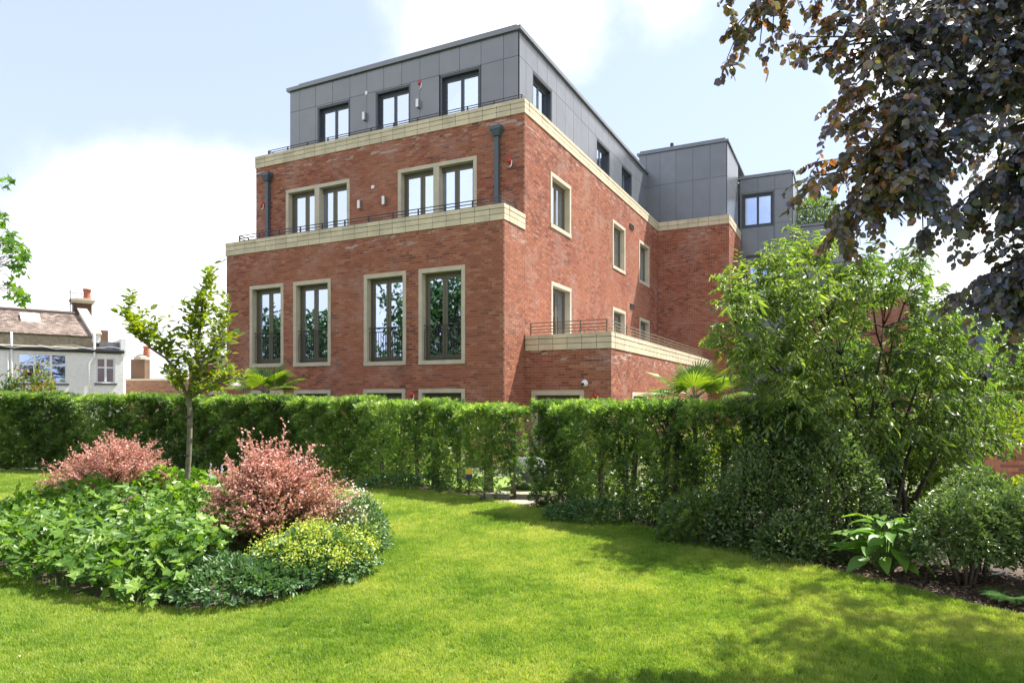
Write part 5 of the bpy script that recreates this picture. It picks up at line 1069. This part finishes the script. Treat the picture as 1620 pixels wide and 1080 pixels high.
# small yellow and blue marker on a post under the clipped bush
q = ground(742, 788); root = link('garden_marker', None, label='small yellow and navy marker on a thin post under the clipped bush', cat='marker'); root.location = (q.x, q.y, 0)
b = MB(); b.tube([(0, 0, 0), (0, 0, .34)], [.011, .011], 6); b.build('post', M['black'], root)
b = MB(); b.box(-.055, -.012, .34, .055, .012, .43); b.build('lower_plate', simple('navy', (.02, .03, .12), .4), root)
b = MB(); b.add([(-.06, -.02, .43), (.06, -.02, .43), (.06, .02, .43), (-.06, .02, .43), (-.045, -.015, .53), (.045, -.015, .53), (.045, .015, .53), (-.045, .015, .53)], BOXF); b.build('upper_plate', simple('marker_yellow', (.7, .45, .02), .4), root)
q = ground(764, 793); b = MB(); b.lathe([(0, .1), (.04, .1), (.055, .07), (.055, .0), (0, 0)], n=10); o = b.build('spot_lamp', M['black'], None, smooth=True, label='small black ground spotlight beside the hedge gap', cat='spotlight'); o.location = (q.x, q.y, 0)

# ------------------------------------------------------------ garden beyond, right side
poly_obj('path', [tuple(ground(x, y)[:2]) for (x, y) in ((1470, 790), (1530, 800), (1640, 815), (1700, 790), (1620, 735), (1560, 728), (1510, 752))], -.02, M['paving'])
def low_wall(name, label, a, b_, h, t, m):
    """brick pier or wall with separate bricks on a mortar core"""
    a, b_ = Vector(a), Vector(b_); d = b_ - a; L_ = d.length; root = link(name, None, label=label, cat='wall'); root.location = a; root.rotation_euler = (0, 0, math.atan2(d.y, d.x))
    c = MB(); c.box(.006, .006, -.05, L_ - .006, t - .006, h - .004); me = c.mesh('mortar', M['mortar']); q = me.attributes.new('tint', 'FLOAT', 'FACE'); link('mortar', me, root)
    mm = [np_mesh('brick', boxv(0, 0, 0, .215, .1, .065), BOXF, m, tint=np.full(6, random.random())) for k in range(6)]; cnt = 0; rs = MB()
    for r in range(int(h / .075)):
        x = 0 if r % 2 == 0 else -.1125
        while x < L_ - .02:
            x0, x1 = max(x, 0), min(x + .215, L_)
            if x1 - x0 > .2 and cnt < 150: o = link('brick', mm[random.randrange(6)], root); o.location = (x0, -.004, r * .075 + .005); cnt += 1
            elif x1 - x0 > .03: rs.box(x0, -.004, r * .075 + .005, x1, .1, r * .075 + .07)
            x += .225
    if rs.n: me = rs.mesh('brick_ends', m); q = me.attributes.new('tint', 'FLOAT', 'FACE'); q.data.foreach_set('value', rng.random(len(me.polygons)).astype(np.float32)); link('brick_ends', me, root, kind='stuff')
    cp = MB(); cp.box(-.03, -.03, h, L_ + .03, t + .03, h + .06); cp.build('coping', M['stone'], root)
D_ = 14.5; low_wall('garden_wall', 'low red brick garden wall in bright sun beyond the path on the right', (at(1545, 0, D_).x, D_, 0), (at(1660, 0, D_).x, D_ - .4, 0), .75, .22, M['brick'])
mound('golden_shrub', 'bright yellow-green ground cover shrub in full sun by the path', (at(1600, 0, 10.2).x, 10.2), 1.2, .9, .5, 6000, M['l_sap'], T_OVAL, .06, tone=.1, stems=0)
mound('golden_shrub', 'sunlit yellow-green shrub behind the brick garden wall', (at(1590, 0, 16).x, 16.3), 1.6, 1, 1.5, 6000, M['l_sap'], T_OVAL, .09, tone=.0, stems=4)
mound('golden_shrub', 'reddish green shrub beyond the wall at the right edge', (at(1560, 0, 19).x, 19.5), 1.8, 1.2, 2.4, 5000, M['l_fire'], T_OVAL, .1, tone=.0, stems=4)
def far_tree(name, label, c, h, r, n, m, size, tr=.2, group=None, tone=0, zc=.62, tm=T_OVAL):
    root = link(name, None, label=label, cat='tree', group=group); root.location = (c[0], c[1], 0); t = MB(); t.tube([(0, 0, 0), (.1, 0, h * .3), (-.05, .1, h * .6), (0, 0, h * .85)], [tr, tr * .8, tr * .5, tr * .15], 8)
    for k in range(9):
        a = k * 2.4; z = h * (.3 + .05 * k); t.tube([(0, 0, z), (math.cos(a) * r * .4, math.sin(a) * r * .4, z + h * .1), (math.cos(a) * r * .8, math.sin(a) * r * .8, z + h * .16)], [tr * .35, tr * .2, .02], 5)
    t.build('trunk', M['bark'], root, smooth=True); P = []; k = max(20, int(n / 130))
    for i in range(k):
        d = rdir(1)[0]; rr = (.45 + .55 * rng.random()); cc = np.array([c[0] + d[0] * r * rr, c[1] + d[1] * r * rr, h * zc + d[2] * h * (1 - zc) * rr]); q = rdir(n // k) * (rng.random(n // k) ** .4)[:, None] * r * .3; P.append(cc + q * [1, 1, .75])
    P = np.concatenate(P); m_ = len(P); X = rdir(m_) - [0, 0, .3]; foliage(root, tm, P, X, rdir(m_) + [0, 0, .7], size * (.6 + .8 * rng.random(m_)), m, np.clip(rng.beta(2, 2, m_) + tone, 0, 1)); return root
c = at(1540, 520, 24); far_tree('garden_tree', 'rounded green tree in the distance under the hanging copper leaves', (c.x, c.y), 5.2, 2.6, 12000, M['l_tree'], .13, zc=.6)
c = at(1640, 560, 20); far_tree('garden_tree', 'green tree partly cut by the right edge of the picture', (c.x, c.y), 4.4, 2.0, 8000, M['l_tree'], .12, zc=.6, tone=-.1)
c = at(1480, 560, 34); far_tree('garden_tree', 'pale distant tree just right of the building', (c.x, c.y), 6.5, 3.4, 12000, M['l_far'], .18, zc=.6)
for (x, y, h, r_, lb) in ((22, 38, 7.5, 4, 'distant leafy tree far beyond the garden path'), (30, 46, 9, 5, 'tall distant tree far beyond the right border'), (14.5, 30, 4.5, 2.6, 'low rounded tree beyond the golden shrubs'), (40, 50, 8, 5, 'broad distant tree at the far right horizon')):
    far_tree('garden_tree', lb, (x, y), h, r_, 5000, M['l_far'], .2, tr=.2, zc=.5)
# planting on the far roof terrace
X, Z = bplane(1290, 330, V4 + 2); q = BO + BDX * X + BDV * (V4 + 2); zt = z4t - .2
root = link('roof_pine', None, label='green needle-leaved tree in a planter on the grey roof terrace', cat='tree'); root.location = (q.x, q.y, zt); t = MB(); t.tube([(0, 0, .3), (.05, 0, 1.1), (0, 0, 1.9)], [.05, .04, .015], 6); t.build('trunk', M['bark'], root)
t = MB(); t.box(-.35, -.35, 0, .35, .35, .45); t.build('planter', M['frame_grey'], root); n = 3500; d = rdir(n); P = np.array([q.x, q.y, zt + 1.35]) + d * (rng.random(n) ** .4)[:, None] * [1.15, 1.0, .8]; foliage(root, T_LANCE, P, d + rdir(n) * .5, rdir(n), .16 * np.ones(n), M['l_tree'], rng.random(n))
rr = MB(); a = x4a + .15
for k in range(6): rr.box(a + k * .42, V4 + .35, z4t + .08, a + k * .42 + .03, V4 + .38, z4t + .95)
rr.box(a, V4 + .345, z4t + .95, a + 2.15, V4 + .385, z4t + .99); rr.box(a, V4 + .35, z4t + .15, a + 2.15, V4 + .38, z4t + .18); ob = rr.build('roof_guard_rail', M['frame_grey'], bld)

# ------------------------------------------------------------ plants behind the left hedge
c = at(55, 600, 18.5); mound('orange_tipped_shrub', 'small shrub with orange tipped leaves above the hedge at far left', (c.x, c.y), 1.0, .7, 2.45, 4200, M['l_fire'], T_OVAL, .1, stems=5)
c = at(15, 610, 18.0); mound('grassy_shrub', 'pale feathery shrub above the hedge beside the orange tipped one', (c.x, c.y), .6, .5, 2.15, 2200, M['l_far'], T_LANCE, .16, stems=4, tone=.3)
c = at(140, 700, 19.5); mound('sunlit_shrub', 'pale yellow-green shrub seen through the holes in the long hedge', (c.x, c.y), 2.2, .8, 1.3, 4500, M['l_sap'], T_OVAL, .1, stems=4)
c = at(1020, 700, 12.8); mound('sunlit_shrub', 'bright green shrub seen through the stems of the right hedge', (c.x, c.y), 1.1, .6, 1.1, 4500, M['l_sap'], T_OVAL, .08, stems=4)
c = at(900, 720, 13.6); mound('sunlit_shrub', 'low green shrub behind the hedge below the terrace door', (c.x, c.y), .9, .5, .8, 3000, M['l_tree'], T_OVAL, .08, stems=4)
c = at(470, 690, 17.4); mound('sunlit_shrub', 'green shrub between the long hedge and the building', (c.x, c.y), 2.2, .7, 1.35, 6000, M['l_tree'], T_OVAL, .09, stems=4)
c = at(640, 700, 16.2); mound('sunlit_shrub', 'light green shrub behind the lighter hedge section', (c.x, c.y), 1.3, .6, 1.2, 5000, M['l_sap'], T_OVAL, .08, stems=4)
c = at(1150, 700, 11.6); mound('sunlit_shrub', 'bright yellow-green shrub behind the tall right hedge', (c.x, c.y), 1.2, .7, 1.2, 5000, M['l_sap'], T_OVAL, .08, stems=4)
# trees behind the camera, seen in the window glass
for i, (x, y, h, r_, lb) in enumerate(((-17, 9, 9.5, 4.2, 'tall leafy tree left of the lawn, mirrored in the windows'), (-21, 2, 8, 4.0, 'leafy tree at the far left of the garden, mirrored in the windows'), (-14, -4, 8.5, 4.0, 'leafy tree behind the viewpoint to the left, mirrored in the windows'), (-5, -9, 8, 3.8, 'leafy tree behind the viewpoint, mirrored in the windows'), (-24, 15, 7, 3.4, 'leafy tree beyond the left end of the hedge, mirrored in the windows'))):
    far_tree('garden_tree', lb, (x, y), h, r_, 9000, M['l_far'], .3, tr=.3, zc=.58)

# ------------------------------------------------------------ white house at the left
hd = Vector((.77, .638, 0)).normalized(); ho = Vector((-20.98, 36.4, 0)); hn = Vector((hd.y, -hd.x, 0))
def hp(px, py, back=0):
    """(x, z) on the house front; x runs right along it from the right end"""
    o = ho - hn * back; d = Vector(((px - 810) / F_PX, 1, 0)); A = np.array([[hd.x, -d.x], [hd.y, -d.y]]); s = np.linalg.solve(A, [-o.x, -o.y]); return float(s[0]), float(EYE + (HORIZON - py) * s[1] / F_PX)
hs = link('white_house', None, label='white painted brick house with brown tiled roof and chimney at the left', cat='house'); hs.location = ho; hs.rotation_euler = (0, 0, math.atan2(hd.y, hd.x))
M['white_brick'] = brick_material('white_painted_brick', [(.74, .74, .73), (.79, .79, .78), (.82, .82, .81)], stain=.06)
xl = hp(-60, 600)[0]; z1 = hp(190, 560)[1]; xs = [hp(28, 600)[0], hp(106, 600)[0], hp(152, 600)[0], hp(182, 600)[0]]; zw0, zw1 = hp(66, 606)[1], hp(66, 559)[1]; zw2, zw3 = hp(168, 606)[1], hp(168, 566)[1]
WH = Wall((xl, 0), (1, 0), (0, -1)); wb = []; s0 = len(sheetQ); sheetV, sheetQ = [], []
hops = [(xs[0] - xl, zw0, xs[1] - xl, zw1), (xs[2] - xl, zw2, xs[3] - xl, zw3)]
brickwork(WH, 0, -xl, .0, z1, hops, store=wb)
link('wall', np_mesh('wall', sheetV, np.array(sheetQ), M['white_brick'], tint=np.full(len(sheetQ), .4)), hs); brick_boxes(wb, 'painted_bricks', M['white_brick'], hs)
b = MB(); b.quad((0, 0, 0), (0, 7, 0), (0, 7, z1), (0, 0, z1)); b.quad((xl, 7, 0), (0, 7, 0), (0, 7, z1), (xl, 7, z1)); b.quad((xl, 0, 0), (xl, 0, z1), (xl, 7, z1), (xl, 7, 0)); me = b.mesh('side_wall', M['white_brick']); link('side_wall', me, hs)
def house_window(x0, x1, z0, z1_, n, par, transom=.62):
    f = MB(); y0, y1 = .03, .09; t = .07
    f.box(x0, y0, z0, x0 + t, y1, z1_); f.box(x1 - t, y0, z0, x1, y1, z1_); f.box(x0 + t, y0, z0, x1 - t, y1, z0 + t); f.box(x0 + t, y0, z1_ - t, x1 - t, y1, z1_)
    w = (x1 - x0) / n; zt = z0 + (z1_ - z0) * transom; f.box(x0 + t, y0 + .005, zt - .035, x1 - t, y1 - .005, zt + .035)
    for i in range(1, n): f.box(x0 + i * w - .05, y0 - .004, z0 + t, x0 + i * w + .05, y1 - .01, z1_ - t)
    wn = f.build('window', M['white'], par); b = MB(); b.box(x0 - .08, -.07, z0 - .09, x1 + .08, .1, z0 - .005); b.build('sill', M['frame_grey'], wn)
    for i in range(n):
        for (a, c) in ((z0 + .03, zt), (zt, z1_ - .03)): g = MB(); g.box(x0 + i * w + .04, .055, a, x0 + (i + 1) * w - .04, .062, c); g.build('pane', M['glass'], wn)
    b = MB(); b.quad((x0, .9, z0), (x1, .9, z0), (x1, .9, z1_), (x0, .9, z1_)); b.build('room_interior', M['dark'], wn)
house_window(xs[0], xs[1], zw0, zw1, 3, hs); house_window(xs[2], xs[3], zw2, zw3, 2, hs)
# gutter line, lead-grey upper band, tiled roof
b = MB(); b.tube([(xl, -.12, z1 + .12), (0.0, -.12, z1 + .12)], .09, 8); b.box(xl, -.05, z1, 0, .02, z1 + .22); b.build('gutter', M['black'], hs)
zb0 = z1 + .2; ze = hp(60, 529, .5)[1]; xr = hp(146, 520, .5)[0]
b = MB(); b.quad((xl, .25, zb0), (0, .25, zb0), (0, .5, zb0 + .12), (xl, .5, zb0 + .12)); b.box(xl, .5, zb0, xr + .2, .7, ze); b.build('upper_wall', simple('tan_render', (.30, .26, .18), .9, var=.25), hs)
zr = hp(60, 494, 3.2)[1]; xrr = hp(124, 500, 3.2)[0]
M['tile'] = brick_material('roof_tile', [(.10, .08, .07), (.17, .135, .115), (.27, .215, .18), (.40, .33, .28)], stain=.15)
tv = []; tq = []; tt = []; rowsn = 22
for r in range(rowsn):
    t0, t1 = r / rowsn, (r + 1) / rowsn + .01; ya, yb = .4 + (3.2 - .4) * t0, .4 + (3.2 - .4) * t1; za, zb_ = ze + .02 + (zr - ze) * t0, ze + .02 + (zr - ze) * t1; xe = xr + (xrr - xr) * t0; x = xl - (.1 if r % 2 else 0)
    while x < xe:
        x2 = min(x + .2, xe); k = len(tv); l = rng.random() * .012; tv += [(x, ya, za + .035 + l), (x2 - .008, ya, za + .035 + l), (x2 - .008, yb, zb_ + .008), (x, yb, zb_ + .008), (x, ya, za), (x2 - .008, ya, za)]; tq += [[k, k + 1, k + 2, k + 3], [k + 4, k + 5, k + 1, k]]; v = rng.beta(2, 2); tt += [v, v]; x += .2
rf = link('roof', np_mesh('roof', [(xl, .4, ze), (xr, .4, ze), (xrr, 3.2, zr), (xl, 3.2, zr), (xl, 7, ze), (xr, 7, ze)], np.array([[0, 1, 2, 3], [3, 2, 5, 4]]), M['joint']), hs)
link('roof_tiles', np_mesh('roof_tiles', tv, np.array(tq), M['tile'], tint=tt), rf, kind='stuff')
b = MB(); b.tube([(xl, 3.2, zr + .06), (xrr, 3.2, zr + .06)], .11, 8); b.build('ridge', M['tile'], rf)
sx0, sx1 = hp(33, 510, 1.8)[0], hp(64, 510, 1.8)[0]; sl = (zr - ze) / 2.8; b = MB(); y0, y1 = 1.75, 2.55; z0_, z1_ = ze + (y0 - .4) * sl, ze + (y1 - .4) * sl
b.add([(sx0, y0, z0_), (sx1, y0, z0_), (sx1, y1, z1_), (sx0, y1, z1_), (sx0, y0, z0_ + .2), (sx1, y0, z0_ + .2), (sx1, y1, z1_ + .2), (sx0, y1, z1_ + .2)], BOXF); b.build('skylight', M['white'], rf)
# raking parapet at the right gable and low flat part
gx = xr; px0 = hp(126, 488, 3.2); px1 = hp(150, 525, .5)
b = MB(); b.add([(xr, .3, ze - .3), (xr + .35, .3, ze - .3), (xrr + .35, 3.3, ze - .3), (xrr, 3.3, ze - .3), (xr, .3, ze + .12), (xr + .35, .3, ze + .12), (xrr + .35, 3.3, zr + .35), (xrr, 3.3, zr + .35)], BOXF); b.build('gable_parapet', M['white'], hs)
b = MB(); b.add([(xr - .06, .25, ze + .12), (xr + .41, .25, ze + .12), (xrr + .41, 3.3, zr + .35), (xrr - .06, 3.3, zr + .35), (xr - .06, .25, ze + .2), (xr + .41, .25, ze + .2), (xrr + .41, 3.3, zr + .43), (xrr - .06, 3.3, zr + .43)], BOXF); b.build('parapet_coping', M['surround'], hs)
b = MB(); b.box(xr + .3, .3, zb0, 0.0, 3, zb0 + .45); b.build('flat_roof', simple('lead', (.16, .17, .18), .6, var=.3), hs); b = MB(); b.box(-.14, -.06, z1 - .1, .1, 3, zb0 + .62); b.build('end_parapet', M['white_brick'], hs)
b = MB(); b.box(xr + .1, .6, ze - .3, xr + .75, 1.2, hp(162, 523, .9)[1]); b.build('chimney_stub', M['oldbrick'], hs)
# chimney
c0, c1 = hp(113, 480, 3.4)[0], hp(148, 480, 3.4)[0]; zc1 = hp(130, 480, 3.4)[1]; ch = MB(); ch.box(c0 + .1, 3.3, ze, c1 - .1, 4.0, zc1); cho = ch.build('chimney', M['oldbrick'], hs)
b = MB(); b.box(c0, 3.2, zc1, c1, 4.1, zc1 + .12); b.box(c0 - .06, 3.14, zc1 + .12, c1 + .06, 4.16, zc1 + .22); b.box(c0 + .15, 3.35, zc1 + .22, c1 - .15, 3.95, zc1 + .3); b.build('chimney_cap', M['surround'], cho)
pcx = hp(138, 470, 3.6)[0]; b = MB(); b.lathe([(.2, 0), (.17, .3), (.2, .5), (.23, .52), (.2, .6), (.14, .6)], (pcx, 3.65, zc1 + .28), 12); b.build('chimney_pot', simple('terracotta', (.35, .12, .07), .8, var=.15), cho, smooth=True)
ax = hp(111, 480, 3.2)[0]; zt = hp(111, 458, 3.2)[1]; b = MB(); b.tube([(ax, 3.2, zr - .2), (ax, 3.2, zt)], .025, 5); b.tube([(ax - .1, 3.2, zt - .15), (ax + .75, 3.2, zt - .2)], .018, 4); b.tube([(ax - .2, 3.2, zt - .85), (ax + .4, 3.2, zt - .8)], .015, 4)
for k in range(5): b.tube([(ax + .1 + k * .14, 2.95, zt - .17), (ax + .1 + k * .14, 3.45, zt - .17)], .01, 3)
b.build('television_aerial', M['frame_grey'], hs)
for (px, y0, y1, r_) in ((149, 488, 632, .06), (18, 525, 632, .05), (12, 558, 632, .05)):
    x, za = hp(px, y0); b = MB(); b.tube([(x, -.1, za), (x, -.1, z1 - .2), (x - .25 if px == 149 else x, -.1, z1 - .55), (x - .25 if px == 149 else x, -.1, 0)], r_, 7); b.build('drainpipe', M['white'], hs, smooth=True)

# old brick outbuilding with chimneys between the house and the apartments
ob0 = at(199, 632, 41); hs2 = link('brick_outbuilding', None, label='old brown brick outbuilding with two chimneys between the white house and the apartments', cat='outbuilding'); hs2.location = (ob0.x, ob0.y, 0)
zo = at(0, 602, 41).z; WO = Wall((0, 0), (1, 0), (0, -1)); wo = []; sheetV, sheetQ = [], []; wdt = at(340, 0, 41).x - ob0.x; brickwork(WO, 0, wdt, 0, zo, [(at(300, 0, 41).x - ob0.x, 1.0, at(316, 0, 41).x - ob0.x, at(0, 612, 41).z)], store=wo)
link('wall', np_mesh('wall', sheetV, np.array(sheetQ), M['mortar'], tint=np.full(len(sheetQ), .4)), hs2); brick_boxes(wo, 'bricks', M['oldbrick'], hs2)
b = MB(); b.box(-.05, -.06, zo, wdt, 5, zo + .12); b.build('coping', M['surround'], hs2); b = MB(); b.box(.0, .1, 0, .05, 5, zo); b.box(0, 5, 0, wdt, 5.1, zo); b.build('side_wall', M['oldbrick'], hs2)
for (p0, p1, pt, pot) in ((204, 226, 568, 222),):
    x0, x1 = at(p0, 0, 41).x - ob0.x, at(p1, 0, 41).x - ob0.x; zz = at(0, pt, 41).z; b = MB(); b.box(x0, .2, 0, x1, .8, zz); ch = b.build('chimney', M['oldbrick'], hs2)
    V = []; b = MB(); b.lathe([(x1 - x0) * .5 * q for q in ()] or [((x1 - x0) * .56, 0), ((x1 - x0) * .52, .18), ((x1 - x0) * .3, .3), (.1, .34)], ((x0 + x1) / 2, .7, zz), 10); b.build('chimney_cap', M['surround'], ch)
    xp = at(pot, 0, 41).x - ob0.x; b = MB(); b.lathe([(.2, 0), (.17, .5), (.22, .6), (.14, .66)], (xp, .7, zz + .2), 10); b.build('chimney_pot', simple('terracotta', (.35, .12, .07), .8), ch)
x0, x1 = at(300, 0, 41).x - ob0.x, at(316, 0, 41).x - ob0.x; zt = at(0, 612, 41).z; f = MB(); f.box(x0, .02, 1.0, x0 + .08, .1, zt); f.box(x1 - .08, .02, 1.0, x1, .1, zt); f.box(x0 + .08, .02, zt - .08, x1 - .08, .1, zt); f.box((x0 + x1) / 2 - .03, .03, 1, (x0 + x1) / 2 + .03, .09, zt - .08); wn = f.build('window', M['white'], hs2)
g = MB(); g.box(x0 + .06, .06, 1.05, x1 - .06, .068, zt - .06); g.build('pane', M['glass'], wn); g = MB(); g.quad((x0, .8, 1), (x1, .8, 1), (x1, .8, zt), (x0, .8, zt)); g.build('room_interior', M['dark'], wn)

# fallen leaves and daisies on the lawn
n = 110; x = rng.uniform(-5, 5, n); y = rng.uniform(4.2, 11, n); ok = inside(LAWN, x, y) & ~inside(BED, x, y); x, y = x[ok], y[ok]; n = len(x)
link('fallen_leaves', leaf_mesh('fallen_leaves', T_OVAL, np.column_stack([x, y, np.full(n, .032)]), rdir(n) * [1, 1, .3], rdir(n) * .4 + [0, 0, 1], rng.uniform(.01, .028, n), leaf_mat('dry_leaf', [(.2, .12, .05), (.4, .28, .13), (.55, .5, .4)], trans=.1, rough=.8), rng.random(n)), label='tiny dry leaves and petals fallen on the lawn', cat='leaf litter', kind='stuff')

for (p0, p1, dz) in ((0, 149, .0), (60, 190, .12)):
    (xa, za), (xb, _) = hp(p0, 543), hp(p1, 543); b = MB(); n = 14; b.tube([(xa + (xb - xa) * i / n, -.2, z1 + .2 + dz - .05 * math.sin(i * .9) - .02 * (i % 3)) for i in range(n + 1)], .018, 4); b.build('cable', M['white'], hs)
